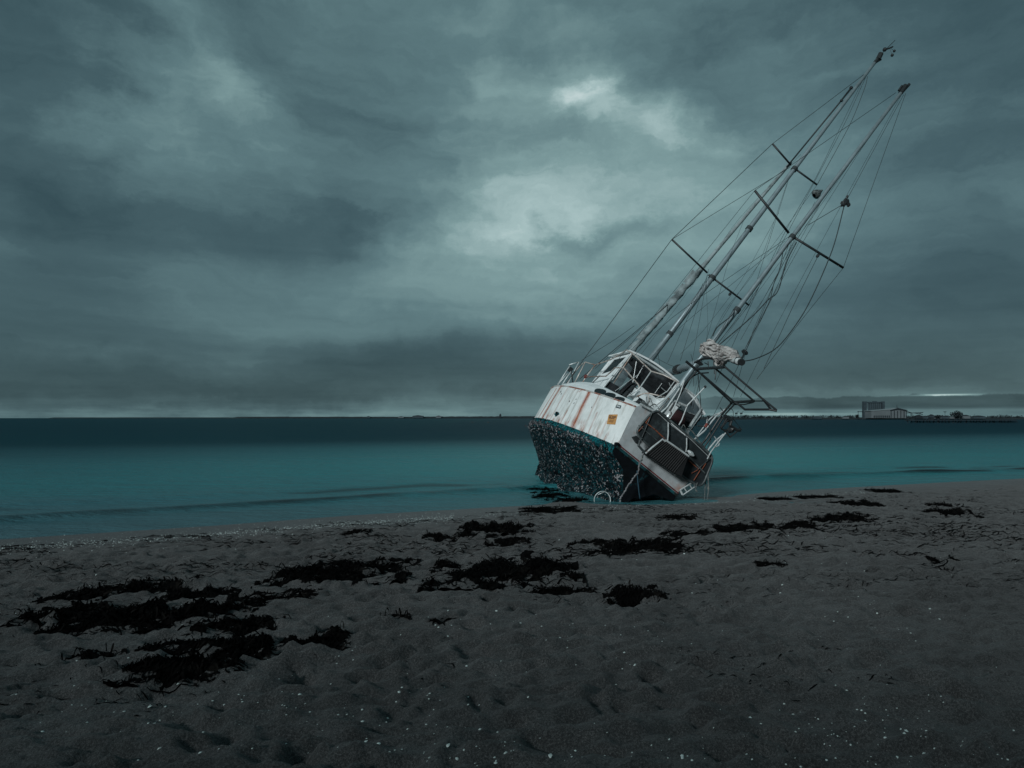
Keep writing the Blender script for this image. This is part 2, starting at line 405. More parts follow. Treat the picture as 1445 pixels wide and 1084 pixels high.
a = noise(nt, v, 13, 6, .72, .4); c = noise(nt, v, 34, 4, .7)
vo = nt.nodes.new('ShaderNodeTexVoronoi'); vo.inputs['Scale'].default_value = 30; nt.links.new(v, vo.inputs['Vector'])
vs = nt.nodes.new('ShaderNodeSeparateColor'); nt.links.new(vo.outputs['Color'], vs.inputs[0]); vr = E(nt, vs.outputs[0])
dark = ramp(a, [(.3, (.004, .006, .008)), (.50, (.006, .010, .012)), (.58, (.004, .048, .060)), (.72, (.02, .04, .045))])
spk = smooth(vr, .82, .86) * smooth(noise(nt, v, 4, 4, .6), .40, .62)
dark = mixc(nt, spk * .9, dark, (.34, .34, .35))
tl = (z + (a - .5) * .30 + (noise(nt, v, 2.2, 4, .6) - .5) * .16)
teal = ramp(c, [(.3, (.003, .045, .055)), (.5, (.006, .13, .15)), (.7, (.02, .23, .26))])
teal = mixc(nt, smooth(a, .50, .56) * .9, teal, (.012, .014, .018))
col = mixc(nt, smooth(tl, -.21, -.17) * (1.0 - smooth(y, 6., 7.) * .5), dark, teal)
nt.links.new(col, b.inputs['Base Color']); b.inputs['Roughness'].default_value = .75; b.inputs['Specular IOR Level'].default_value = .08
bump(nt, b, a * 2.0 + c, .9, .04)
m_white = hull_paint('weathered_white_gelcoat')
m_cabin = simple('chalky_white_paint', (.74, .77, .77), .5, 0, .18, 3., (.40, .36, .31), .2, .35, (.60, .78), .01)
m_trans = simple('shaded_stained_transom_paint', (.36, .39, .40), .6, 0, .3, 4., (.30, .20, .17), .3, .3, (.50, .75), .01)  # white paint greyed to hold the stern's shade; the blotches are stains
m_alu = simple('dull_aluminium_spar', (.23, .29, .31), .45, .35, .3, 6., (.14, .17, .18), .1, .35, (.62, .8))
m_tube = simple('stained_rail_tube', (.55, .50, .46), .45, .3, .4, 11., (.26, .15, .11), .2, .5, (.50, .62))
m_pale = simple('pale_steel_tube', (.62, .66, .66), .4, .3, .4, 12., (.20, .13, .11), .2, .5, (.58, .7))
m_black = simple('black_frame_tube', (.018, .022, .024), .5, 0, .4, 8., None, .1, .4)
m_wire = simple('dark_wire', (.035, .045, .048), .6, 0, .4, 8.)
m_rope = simple('old_rope', (.10, .12, .125), .9, 0, .5, 30., (.22, .22, .2), .4, .2)
m_glass, nt, b = material('smoked_window'); b.inputs['Base Color'].default_value = (.006, .010, .012, 1); b.inputs['Roughness'].default_value = .35; b.inputs['Specular IOR Level'].default_value = .12
m_clear, nt, b = material('clouded_vinyl')
v = nt.nodes.new('ShaderNodeTexCoord').outputs['Object']; a = noise(nt, v, 3, 6, .6)
nt.links.new(ramp(a, [(.3, (.05, .07, .08)), (.7, (.16, .19, .20))]), b.inputs['Base Color']); b.inputs['Roughness'].default_value = .35
b.inputs['Alpha'].default_value = .82
m_canvas = simple('dark_canvas', (.016, .019, .022), .8, 0, .5, 5., (.05, .058, .064), .5, .3, (.52, .75), .02)
m_sail, nt, b = material('furled_sailcloth')
v = nt.nodes.new('ShaderNodeTexCoord').outputs['Object']; a = noise(nt, v, 7, 6, .65, .5)
nt.links.new(ramp(a, [(.35, (.14, .125, .12)), (.5, (.36, .335, .32)), (.68, (.56, .545, .53))]), b.inputs['Base Color']); b.inputs['Roughness'].default_value = .85
bump(nt, b, a, .3, .01)
m_mat = simple('dark_rubber_mat', (.014, .020, .023), .7, 0, .6, 6., (.045, .062, .066), .3, .35, (.50, .75))
m_orange = simple('orange_tape', (.26, .075, .035), .6, 0, .5, 30., (.10, .08, .08), .2, .3, (.52, .62))
m_sign = simple('orange_notice', (.50, .25, .085), .6, 0, .2, 20.)
m_ink = simple('black_ink', (.03, .02, .03), .6)
m_weed = simple('dry_dark_kelp', (.0022, .0022, .0022), .85, 0, .6, 12., (.011, .010, .009), .3, .05, (.55, .7))
m_shell = simple('pale_shell', (.60, .68, .66), .45, 0, .3, 40.)
m_land = simple('far_scrub', (.012, .020, .024), .95, 0, .4, .05)
m_conc = simple('far_concrete', (.035, .055, .066), .9, 0, .4, .3)
m_shed = simple('far_sheet_metal', (.115, .135, .145), .8, 0, .3, .08, (.08, .10, .11))
m_roof = simple('far_roof_metal', (.17, .21, .22), .6, 0, .2, .1)
m_darks = simple('far_dark_steel', (.012, .020, .026), .8)
m_red = simple('faded_red_cushion', (.035, .008, .010), .8)

# ---------------------------------------------------------------- the yacht
psi, hl = R(11), R(38)
Fw = Vector((-math.sin(psi), math.cos(psi), 0)); Sh = Vector((math.cos(psi), math.sin(psi), 0)); Zv = Vector((0, 0, 1))
Uv = Zv * math.cos(hl) + Sh * math.sin(hl); Sv = Sh * math.cos(hl) - Zv * math.sin(hl)
CAM = Vector((0, 0, CZ))
def ray(px, py): return Vector(((px - CX) / F, 1, -(py - HY) / F))
O = CAM + ray(872, 630) * 14.0 + Sv * .9
boat = bpy.data.objects.new('sailboat', None); COL.objects.link(boat)
Mrot = Matrix((Sv, Fw, Uv)).transposed()
boat.matrix_world = Matrix.Translation(O) @ Mrot.to_4x4()
tag(boat, 'wrecked white two-masted sailboat heeled over on the shore with a barnacled teal bottom', 'sailboat')
def loc(p): d = p - O; return Vector((d.dot(Sv), d.dot(Fw), d.dot(Uv)))
def L(px, py, y):
    """boat-frame point seen at a photo pixel, y metres forward of the transom"""
    r = ray(px, py); t = (y - (CAM - O).dot(Fw)) / r.dot(Fw); return loc(CAM + r * t)
XC = -.11
ST = [ # y, deck half, deck z, wl half, bilge (x,z), root (x,z), keel (x,z)
 (0.0, .98, .86, .80, (.42, -.30), (.12, -.62), (.05, -.85)),
 (0.6, 1.22, .86, 1.02, (.72, -.42), (.28, -.78), (.16, -1.40)),
 (1.2, 1.42, .87, 1.22, (.88, -.42), (.22, -.74), (.16, -1.55)),
 (2.0, 1.62, .89, 1.45, (1.05, -.48), (.30, -.84), (.28, -1.85)),
 (3.0, 1.78, .92, 1.66, (1.18, -.50), (.44, -.88), (.46, -1.80)),
 (4.0, 1.84, .95, 1.74, (1.22, -.50), (.50, -.88), (.50, -1.70)),
 (5.0, 1.74, 1.0, 1.60, (1.10, -.48), (.40, -.86), (.40, -1.60)),
 (6.0, 1.46, 1.07, 1.28, (.86, -.45), (.28, -.80), (.28, -1.35)),
 (7.0, 1.02, 1.16, .80, (.50, -.40), (.16, -.66), (.16, -1.0)),
 (7.8, .58, 1.25, .30, (.18, -.30), (.08, -.42), (.08, -.6)),
 (8.4, .26, 1.32, .04, (.02, -.10), (.015, -.14), (.01, -.2)),
 (8.9, .03, 1.38, .01, (.008, .02), (.005, .01), (.002, .0))]
def interp_st(y):
    for a, b in zip(ST[:-1], ST[1:]):
        if y <= b[0] + 1e-9:
            t = (y - a[0]) / (b[0] - a[0]); 
            f = lambda p, q: p + (q - p) * t
            return dict(dk=f(a[1], b[1]), dz=f(a[2], b[2]), wl=f(a[3], b[3]), bi=(f(a[4][0], b[4][0]), f(a[4][1], b[4][1])),
                        ro=(f(a[5][0], b[5][0]), f(a[5][1], b[5][1])), ke=(f(a[6][0], b[6][0]), f(a[6][1], b[6][1])))
    return None
# smooth stations
def st(y):
    h = .25; acc = None; ws = 0
    for k, wgt in ((-1, 1), (0, 2), (1, 1)):
        q = interp_st(min(max(y + k * h, 0), 8.9)) if 0.3 < y < 8.6 else interp_st(y)
        fl = [q['dk'], q['dz'], q['wl'], *q['bi'], *q['ro'], *q['ke']]
        acc = [wgt * f for f in fl] if acc is None else [a + wgt * f for a, f in zip(acc, fl)]; ws += wgt
    return [a / ws for a in acc]
ys = [i * 8.9 / 178 for i in range(179)]
# topsides
V = []; Fc = []; NZ = 13
for sgn in (-1, 1):
    base = len(V)
    for y in ys:
        q = st(y)
        for k in range(NZ):
            t = k / (NZ - 1); x = q[2] + (q[0] - q[2]) * (t ** .9); z = q[1] * t
            # a shallow knuckle below the gunwale
            fair = mn.noise(Vector((y * 1.1, z * 1.4, sgn))) * .010
            V.append((XC + sgn * (x + fair), y, z))
    for i in range(len(ys) - 1):
        for k in range(NZ - 1):
            a = base + i * NZ + k; f = (a, a + NZ, a + NZ + 1, a + 1); Fc.append(f if sgn < 0 else f[::-1])
top = mesh('topsides', V, Fc, m_white, boat, True)
hull_bvh = BVHTree.FromPolygons([Vector(v) for v in V], Fc)
top['label'] = 'white rust-streaked topsides'
camL = loc(CAM)
def hit(px, py, bvh=None, off=.012):
    d = L(px, py, 1.0) - camL; d.normalize()
    h, n, i, dd = (bvh or hull_bvh).ray_cast(camL, d)
    if h is None: return None, None
    if n.dot(d) > 0: n = -n
    return h + n * off, n
# underwater body, finely divided and roughened by fouling
V = []; Fc = []; yb = [i * 8.9 / 300 for i in range(301)]
def sect(q):
    wl, bix, biz, rox, roz, kex, kez = q[2:]
    P = [(wl + .0, .0), (wl + .035, -.06), (wl + .03, -.14), (wl * .93 + bix * .07, -.18), (bix, biz), (rox * 1.25 + .05, roz * .93), (rox, roz), ((rox + kex) / 2, (roz + kez) / 2), (kex + .03, kez * .93), (kex * .7, kez), (0, kez)]
    out = []
    for a, b in zip(P[:-1], P[1:]):
        n = max(1, int(math.dist(a, b) / .04) ) if False else 8
        for k in range(n): out.append((a[0] + (b[0] - a[0]) * k / n, a[1] + (b[1] - a[1]) * k / n))
    out.append(P[-1]); return out
NS = None
for sgn in (-1, 1):
    base = len(V)
    for y in yb:
        s = sect(st(y)); NS = len(s)
        for k, (x, z) in enumerate(s):
            p = Vector((sgn * x, y, z))
            amp = min(1, k / 3) * min(1, (NS - 1 - k) / 4 + .01)
            dlt = (mn.fractal(p * 3.2, .9, 2.1, 3) * .028 + mn.fractal(p * 11, .8, 2.1, 3) * .024 + max(0, mn.noise(p * 24)) * .022) * amp * min(1, y / .15)
            nrm = Vector((sgn * .6, 0, -.8)) if k > 24 else Vector((sgn, 0, -.15))
            if k > 50: nrm = Vector((sgn, 0, -.1))
            if y > 2.8: dlt *= .6
            p = p + nrm * dlt
            V.append((XC + p.x, p.y, p.z))
    for i in range(len(yb) - 1):
        for k in range(NS - 1):
            a = base + i * NS + k; f = (a, a + 1, a + NS + 1, a + NS); Fc.append(f if sgn < 0 else f[::-1])
bot = mesh('hull_bottom', V, Fc, m_bottom, boat, False)
bot['label'] = 'fouled teal and black underwater hull and keel'
bot_bvh = BVHTree.FromPolygons([Vector(v) for v in V], Fc)
# barnacles and mussels
mb = MB(); mbw = MB(); pv = [Vector(v) for v in V]; rnd = random.Random(3)
def lump(B, p, n, r, h):
    a = n.orthogonal().normalized(); b = n.cross(a); ph = rnd.uniform(0, 6.28); m = 5
    el_ = rnd.uniform(.5, 1.0)
    ring = [p + (a * math.cos(ph + 6.283 * k / m) + b * math.sin(ph + 6.283 * k / m) * el_) * r * rnd.uniform(.7, 1.2) - n * .01 for k in range(m)]
    tp = p + n * h + (a * rnd.uniform(-.6, .6) + b * rnd.uniform(-.6, .6)) * r
    B.add(ring + [tp], [(k, (k + 1) % m, m) for k in range(m)])
for k in range(27000):
    f = Fc[rnd.randrange(len(Fc) // 2)] if rnd.random() < .85 else Fc[rnd.randrange(len(Fc))]
    P4 = [pv[i] for i in f]; p = (P4[0] * rnd.random() + P4[2]) / 2 * 1.0; p = (P4[0] + P4[1] + P4[2] + P4[3]) / 4
    n = (P4[2] - P4[0]).cross(P4[3] - P4[1]); 
    if n.length < 1e-9: continue
    n.normalize()
    if p.y > 8: continue
    band = -.25 < p.z < -.08
    dens = mn.noise(p * 1.7 + Vector((5, 0, 0))) * 1.3 + mn.noise(p * 5 + Vector((5, 0, 0))) + .1
    pale = rnd.random() < (.55 if band and p.y > .6 else (.62 if mn.noise(p * 2.2) + mn.noise(p * 7.) + .5 * mn.noise(p * 17) > .56 else .05))
    if not band and rnd.random() > .35 + dens: continue
    if p.y < .12: continue
    if -.12 < p.z and rnd.random() < (.8 if mn.noise(p * 4) < .1 else .3): continue
    r = rnd.uniform(.006, .018) * (1.15 if band else 1)
    lump(mbw if pale else mb, p, n, r, r * rnd.uniform(.5, 1.6))
m_barn = simple('pale_barnacle', (.50, .50, .52), .8, 0, .4, 9., (.06, .05, .06), .4, .3, (.44, .54))
m_mus = simple('dark_mussel', (.006, .008, .010), .6, 0, .5, 9., (.006, .085, .10), .4, .08, (.52, .57))
tag(mb.build('mussel_crust', m_mus, boat), kind='stuff'); tag(mbw.build('barnacle_crust', m_barn, boat), kind='stuff')
# transom
q0 = st(0)
mb = MB(); P = [(XC - q0[0], 0, q0[1]), (XC - q0[0] + .10, -.01, 1.0), (XC, -.03, 1.06), (XC + q0[0] - .1, -.01, 1.02), (XC + q0[0], 0, .9), (XC + q0[2], 0, 0), (XC, -.005, .0), (XC - q0[2], 0, 0)]
mb.prism([Vector(p) + Vector((0, -.012, 0)) for p in P], (0, .06, 0)); tr_ = mb.build('transom', m_trans, boat)
mb = MB(); s = sect(q0)[::4]
mb.prism([Vector((XC - x, .0, z - .001)) for x, z in s] + [Vector((XC + x, .0, z - .001)) for x, z in s[::-1][1:]], (0, .05, 0)); mb.build('transom_bottom', simple('shade_black_antifouling', (.004, .006, .008), .9, 0, .6, 6., (.008, .035, .042), .5, .1, (.60, .68)), boat)  # shade under the counter put into a blacker bottom colour
mb = MB(); mb.box((XC, -.03, -.025), (q0[2] * 2 + .05, .05, .055)); mb.build('boot_stripe', simple('teal_boot_stripe', (.010, .085, .10), .7, 0, .6, 7., (.01, .015, .015), .3, .2, (.42, .55)), boat)
mb = MB(); mb.tube([(XC - q0[2] - .02, -.03, .03), (XC + q0[2] + .02, -.03, .03)], .014); mb.build('rubbing_strake', simple('dull_red_stripe', (.13, .02, .02), .6), boat)
# gunwale strake along both sides
for sgn in (-1, 1):
    mb = MB(); mb.tube([(XC + sgn * (st(y)[0] + .005), y, st(y)[1] + .005) for y in [i * .25 for i in range(36)]], .018, 6)
    mb.build('gunwale', simple('gunwale_strip', (.50, .48, .45), .6, 0, .4, 5., (.26, .10, .07), .2, .3, (.5, .6)), boat)
# deck
V = []; Fc = []
for y in ys[::4]:
    q = st(y)
    for k in range(9):
        t = k / 8 * 2 - 1; V.append((XC + t * q[0], y, q[1] - .01 + .06 * (1 - t * t)))
n = len(ys[::4])
for i in range(n - 1):
    for k in range(8): a = i * 9 + k; Fc.append((a, a + 1, a + 10, a + 9))
mesh('deck', V, Fc, m_cabin, boat, True)
# raised aft deck with the three portlights in its sloping side
def trunk(y): 
    q = st(y); t = min(1, y / 2.6); return q[0], q[1], q[0] - .03, q[0] - .16 - .16 * t, q[1] + .12 + .28 * t
V = []; Fc = []; yy_ = [i * .1 for i in range(27)] + [2.75, 3.1, 3.6, 4.4, 5.2]
for y in yy_:
    dk, dz, b0, b1, zt = trunk(y)
    if y > 4.5: b1 = min(b1, dk - .3); zt = dz + .25
    V += [(XC - b0, y, dz), (XC - b0 + (b0 - b1) * .5, y, dz + (zt - dz) * .62), (XC - b1, y, zt), (XC - b1 * .5, y, zt + .04), (XC, y, zt + .05), (XC + b1 * .5, y, zt + .04), (XC + b1, y, zt), (XC + b0, y, dz)]
for i in range(len(yy_) - 1):
    for k in range(7): a = i * 8 + k; Fc.append((a, a + 1, a + 9, a + 8))
Fc.append(tuple(range(8))); Fc.append(tuple((len(yy_) - 1) * 8 + k for k in range(8))[::-1])
aft = mesh('aft_cabin', V, Fc, m_cabin, boat)
aft_bvh = BVHTree.FromPolygons([Vector(v) for v in V], Fc)
def decal(name, pts, mat, parent=boat, off=.012, th=.02, bvh=None):
    P = []; N = Vector()
    for a, b_ in pts:
        h, n = hit(a, b_, bvh, off)
        if h is None: h, n = hit(a, b_, hull_bvh, off)
        if h is None: return None
        P.append(h); N += n
    N.normalize(); mb = MB(); mb.prism([p - N * th for p in P], N * th); return mb.build(name, mat, parent)
for cx, cy, a, b_ in ((847, 553.2, 8.8, 3.9), (861, 558.4, 8.2, 3.5), (874.5, 563.8, 7.6, 3.0)):
    pts = []
    for k in range(14):
        th = 2 * math.pi * k / 14; c_, s_2 = math.cos(th), math.sin(th)
        c_ = math.copysign(abs(c_) ** .7, c_); s_2 = math.copysign(abs(s_2) ** .7, s_2)
        pts.append((cx + a * c_ * .93 + b_ * s_2 * -.35, cy + a * c_ * .16 + b_ * s_2))
    decal('portlight', pts, m_glass, bvh=aft_bvh, off=.010)
sg = decal('notice', [(859.6, 585.4), (871.8, 585.2), (868.2, 599.4), (856.6, 598.5)], m_sign, off=.012)
def quadpt(u, v_):   # u across, v down the notice
    A = ((859.6, 585.4), (871.8, 585.2), (868.2, 599.4), (856.6, 598.5))
    x = (A[0][0] * (1 - u) + A[1][0] * u) * (1 - v_) + (A[3][0] * (1 - u) + A[2][0] * u) * v_
    y = (A[0][1] * (1 - u) + A[1][1] * u) * (1 - v_) + (A[3][1] * (1 - u) + A[2][1] * u) * v_
    return x, y
for u0, u1, v0, v1 in ((.10, .38, .22, .33), (.46, .90, .21, .32), (.18, .34, .41, .47), (.38, .54, .41, .47), (.58, .78, .41, .47), (.25, .8, .60, .62), (.2, .75, .70, .72), (.2, .7, .78, .80), (.05, .45, .06, .10)):
    o = decal('lettering', [quadpt(u0, v0), quadpt(u1, v0), quadpt(u1, v1), quadpt(u0, v1)], m_ink, sg, off=.016, th=.006)
np_ = decal('number_plate', [(869.4, 573.2), (870.9, 571.2), (877, 572.6), (875.6, 577), (869.2, 575.6)], simple('number_plate_paint', (.06, .085, .095), .6), off=.010)
for (a, b_) in ((871.6, 573.6), (873.3, 574.0), (875.0, 574.6)):
    decal('lettering', [(a - .35, b_ - 1.1), (a + .55, b_ - .9), (a + .2, b_ + 1.0), (a - .6, b_ + .8)], m_cabin, np_, off=.014, th=.004)
for a, b_, s1, s2 in ((803.5, 566.5, .8, 1.4), (813, 563.5, 1.1, .5), (791.5, 553, .7, 1.6), (792, 556, .6, 1.2), (835, 575, .6, 1.4), (810, 569, 1.4, .6)):
    decal('scuff', [(a - s1, b_ + s2), (a + s1 * .3, b_ + s2 * .6), (a + s1, b_ - s2), (a - s1 * .2, b_ - s2 * .7)], m_ink, off=.003, th=.004)
# fouled exhaust outlet near the waterline, and one at the quarter
for cx, cy, r in ((787.5, 584.5, 4.0), (878, 632, 4.0)):
    h, n = hit(cx, cy, None, .01)
    if h is None: h, n = hit(cx - 6, cy - 4, None, .01)
    mb = MB(); mb.ball(h, .065, (1, 1.1, .6), 12, 8, .25); mb.ball(h + Vector((0, .04, -.03)), .05, (1, 1.1, .8), 10, 6, .3); mb.build('fouled_outlet', m_mus, boat)

# pilothouse
zr = 2.42; x0, x1, y0, y1, zb = -1.27, 1.10, 2.5, 3.95, 1.28
def wall(name, quad, hole, mat, th, pane=None, pm=None):
    """quad and hole: 4 corner points in order; frame between them, with thickness"""
    mb = MB(); n = (Vector(quad[1]) - Vector(quad[0])).cross(Vector(quad[3]) - Vector(quad[0])).normalized() * th
    A = [Vector(p) for p in quad]; B = [Vector(p) for p in hole]
    V = A + B + [p + n for p in A] + [p + n for p in B]; Fc = []
    for i in range(4):
        j = (i + 1) % 4
        Fc += [(i, j, 4 + j, 4 + i), (8 + i, 12 + i, 12 + j, 8 + j), (i, 8 + i, 8 + j, j), (4 + i, 4 + j, 12 + j, 12 + i)]
    mb.add(V, Fc); o = mb.build(name, mat, boat)
    if pane:
        mb = MB(); mb.prism([p + n * .25 for p in B], n * .4); mb.build(pane, pm or m_glass, o)
    return o
yf = y1; xs = x0
wall('pilothouse_side', [(x0, y0, zb - .2), (x0, yf, zb - .1), (x0 + .03, yf - .10, zr), (x0 + .03, y0, zr)], [(x0 + .01, y0 + .38, 1.92), (x0 + .01, yf - .26, 1.86), (x0 + .025, yf - .36, 2.34), (x0 + .025, y0 + .18, 2.34)], m_cabin, .05, 'window_pane')
wall('pilothouse_side', [(x1, yf, zb - .1), (x1, y0, zb - .2), (x1, y0, zr), (x1, yf - .10, zr)], [(x1, yf - .3, 1.75), (x1, y0 + .2, 1.75), (x1, y0 + .2, 2.32), (x1, yf - .36, 2.32)], m_cabin, .05, 'window_pane')
xm = (x0 + x1) / 2
for a, b_ in ((x0, x0 + .80), (x0 + .80, x1 - .8), (x1 - .8, x1)):
    wall('windscreen', [(b_, yf, zb - .1), (a, yf, zb - .1), (a, yf - .10, zr), (b_, yf - .10, zr)], [(b_ - .05, yf - .04, 1.55), (a + .05, yf - .04, 1.55), (a + .05, yf - .09, 2.36), (b_ - .05, yf - .09, 2.36)], m_cabin, .04)
mb = MB(); nseg = 10
V = []; Fc = []
for y in (y0 - .03, y0 + .02, yf - .1, yf + .03):
    for k in range(nseg + 1):
        t = k / nseg * 2 - 1; x = xm + t * ((x1 - x0) / 2 + .06); z = zr + .20 * (1 - abs(t) ** 2.3)
        V += [(x, y, z), (x, y, z + .045)]
m2 = (nseg + 1) * 2
for j in range(3):
    for k in range(nseg):
        a = j * m2 + k * 2; Fc += [(a, a + 2, a + 2 + m2, a + m2), (a + 1, a + 1 + m2, a + 3 + m2, a + 3)]
    a = j * m2; Fc += [(a, a + m2, a + m2 + 1, a + 1)]; a = j * m2 + nseg * 2; Fc += [(a, a + 1, a + m2 + 1, a + m2)]
for k in range(nseg):
    a = k * 2; Fc.append((a, a + 1, a + 3, a + 2)); a = 3 * m2 + k * 2; Fc.append((a, a + 2, a + 3, a + 1))
mesh('pilothouse_roof', V, Fc, m_cabin, boat)
mb = MB(); mb.prism([(xm + (k / 10 * 2 - 1) * (x1 - x0) / 2, yf - .09, zr - .02 + .19 * (1 - abs(k / 10 * 2 - 1) ** 2.3) * (1 if 0 < k < 10 else 0)) for k in range(11)], (0, .04, 0)); mb.build('roof_beam', m_cabin, boat)
# rear frame posts, canvas roll-ups and clouded panels
mb = MB()
for pts in ([(891, 499), (851, 547)], [(957, 540), (918, 590)], [(990, 577), (972, 603)], [(981, 560), (990, 577)], [(893, 499), (957, 540)], [(938, 561), (959, 573)], [(957, 540), (982, 560)]):
    mb.tube([L(a, b_, y0 - .04) for a, b_ in pts], .028, 7)
mb.build('rear_frame', m_pale, boat)
def drape(name, poly, mat, y, n=26, m=14, amp=.03, fold=9, parent=boat, dirn=0):
    """cloth filling a 4-sided outline, with folds"""
    A = [L(a, b_, y) for a, b_ in poly]; V = []; Fc = []
    for j in range(m + 1):
        for i in range(n + 1):
            u, v_ = i / n, j / m
            p = (A[0] * (1 - u) + A[1] * u) * (1 - v_) + (A[3] * (1 - u) + A[2] * u) * v_
            q = v_ if dirn else u
            p = p + Vector((0, math.sin(q * fold * 6.28 + 2 * mn.noise(p * 2)) * amp + mn.noise(p * 5) * amp, mn.noise(p * 3.3) * .02 * (1 if 0 < j < m else .6)))
            V.append(p)
    for j in range(m):
        for i in range(n): a = j * (n + 1) + i; Fc.append((a, a + 1, a + n + 2, a + n + 1))
    return mesh(name, V, Fc, mat, parent, True)
drape('canvas_curtain', [(889, 503), (958, 541), (936, 569), (879, 528)], m_canvas, y0 + .04, fold=3, dirn=1, amp=.035)
drape('canvas_curtain', [(943, 551), (958, 541), (936, 569), (926, 562)], m_canvas, y0 + .10, fold=2, dirn=1)
drape('canvas_curtain', [(890, 537), (900, 543), (876, 570), (866, 558)], m_canvas, y0 + .02, 10, 20, .03, 2)
drape('vinyl_panel', [(884, 508), (893, 520), (872, 553), (853, 544)], m_clear, y0 + .0, 10, 12, .008, 1)
drape('canvas_curtain', [(860, 538), (874, 546), (872, 557), (853, 545)], m_canvas, y0 - .02, 10, 6, .01, 1)
drape('vinyl_panel', [(960, 545), (986, 563), (992, 590), (950, 572)], m_clear, y0 + .02, 12, 14, .01, 2)
drape('canvas_curtain', [(951, 556), (960, 545), (984, 566), (990, 584)], m_canvas, y0 + .05, 14, 10, .03, 3, dirn=1)
drape('canvas_curtain', [(948, 573), (990, 590), (976, 607), (938, 592)], m_canvas, y0 + .1, 14, 10, .03, 3, dirn=1)
mb = MB(); mb.ball(L(957, 590, 2.3), .21, (1.1, .5, .8), 14, 10, .06); mb.build('red_cushion', m_red, boat, True)
mb = MB()
for a, b_ in ([(898, 510), (893, 540)], [(908, 516), (898, 534)], [(934, 541), (924, 555)], [(933, 547), (941, 554)], [(944, 540), (948, 549)], [(884, 508), (864, 536)], [(900, 529), (868, 552)]):
    mb = MB(); mb.tube([L(*a, y0 - .06), L(*b_, y0 - .06)], .007, 5); mb.build('canvas_seam', m_pale, boat)
# cockpit clutter: winches, locker, lines
mb = MB()
for cx, cy, y in ((872, 556, 1.9), (884, 556, 1.2), (892, 548, 1.6), (902, 566, .8), (935, 588, .4), (948, 597, .3), (940, 571, 1.2), (930, 566, 1.5)):
    mb = MB(); p = L(cx, cy, y); mb.tube([p - Vector((0, 0, .09)), p, p + Vector((0, 0, .06))], .055, 10, .04)
    mb.tube([p + Vector((0, 0, .06)), p + Vector((.12, .05, .08))], .012, 5); mb.build('winch', m_black, boat)
for p_, dd in ((L(919, 573, 1.5), (.65, .7, .22)), (L(905, 560, 2.0), (.40, .5, .24)), (L(936, 577, 1.2), (.35, .5, .34))):
    mb = MB(); mb.box(p_, dd); mb.build('cockpit_locker', m_cabin, boat)
rr_ = random.Random(12)
def rope(pts, ys_, r, name='rope', mat=m_rope, sag=0.0, jit=0.0, parent=boat, seg=1, n=5):
    if not isinstance(ys_, (list, tuple)): ys_ = [ys_] * len(pts)
    P = [L(a, b_, y) for (a, b_), y in zip(pts, ys_)]
    if seg > 1:
        Q = []
        for a, b_ in zip(P[:-1], P[1:]):
            for k in range(seg):
                t = k / seg; p = a.lerp(b_, t); down = Vector((math.sin(hl), 0, -math.cos(hl)))
                p = p + down * sag * 4 * t * (1 - t) + Vector((rr_.uniform(-jit, jit), rr_.uniform(-jit, jit), rr_.uniform(-jit, jit)))
                Q.append(p)
        Q.append(P[-1]); P = Q
    mb = MB(); mb.tube(P, r, n); return mb.build(name, mat, parent, True)
def bez(pts, seg=6):
    """Catmull-Rom through pixel points"""
    out = []; P = [pts[0]] + list(pts) + [pts[-1]]
    for i in range(1, len(P) - 2):
        for k in range(seg):
            t = k / seg; q = []
            for d_ in (0, 1):
                a, b_, c_, e_ = P[i - 1][d_], P[i][d_], P[i + 1][d_], P[i + 2][d_]
                q.append(.5 * (2 * b_ + (c_ - a) * t + (2 * a - 5 * b_ + 4 * c_ - e_) * t * t + (3 * b_ - a - 3 * c_ + e_) * t ** 3))
            out.append(tuple(q))
    out.append(tuple(pts[-1])); return out
def lerpl(a, b_, n): return [a + (b_ - a) * k / (n - 1) for k in range(n)]
for pts, y, r in ((bez([(903, 566), (915, 574), (925, 571), (938, 590), (955, 600)]), .6, .012), (bez([(905, 572), (920, 580), (940, 592), (962, 610)]), .2, .014),
                  (bez([(900, 559), (906, 567), (912, 571), (925, 588)]), 1.0, .012), (bez([(929, 592), (939, 600), (949, 603), (968, 613)]), .1, .013),
                  (bez([(912, 560), (914, 571), (917, 562), (922, 574)]), .9, .009), (bez([(950, 600), (960, 606), (965, 600), (974, 618)]), .2, .012),
                  (bez([(970, 605), (978, 610), (986, 622), (996, 634)]), .1, .014)):
    rope(pts, y, r, 'loose_line')

# rails of the aft pulpit and side decks
def rail(name, pts, ys_, r=.016, mat=m_tube): return rope(pts, ys_, r, name, mat, n=7)
rail('rail', [(797, 546), (812, 524), (820, 515), (826, 511), (840, 515), (861, 508), (872, 502), (884, 494), (893, 499), (919, 524), (936, 529), (958, 540)],
     [4.6, 4.6, 4.5, 4.3, 3.6, 2.6, 2.2, 1.6, 1.4, .7, .5, .2])
rail('rail', [(826, 532), (855, 531), (862, 525), (868, 519), (880, 519), (901, 543), (903, 549)], [3.7, 2.6, 2.3, 2.0, 1.5, .9, .8])
rail('stanchion', [(840, 515), (827, 532), (813, 554)], [3.6, 3.65, 3.7])
rail('stanchion', [(826, 511), (808, 546)], [4.3, 4.3])
rail('stanchion', [(919, 524), (902, 549), (885, 560)], [.7, .75, .8], .015, m_pale)
rail('stanchion', [(892, 500), (879, 520), (866, 541)], [1.4, 1.5, 1.6], .015, m_tube)
rail('rail', [(898, 560), (907, 556), (914, 555), (928, 558), (945, 563)], [.7, .6, .5, .4, .3])
rail('stanchion', [(914, 556), (917, 568)], .4, .011); rail('stanchion', [(944, 563), (930, 580)], .3, .011)
rail('stanchion', [(829, 547), (847, 530)], 2.9, .012, m_wire)
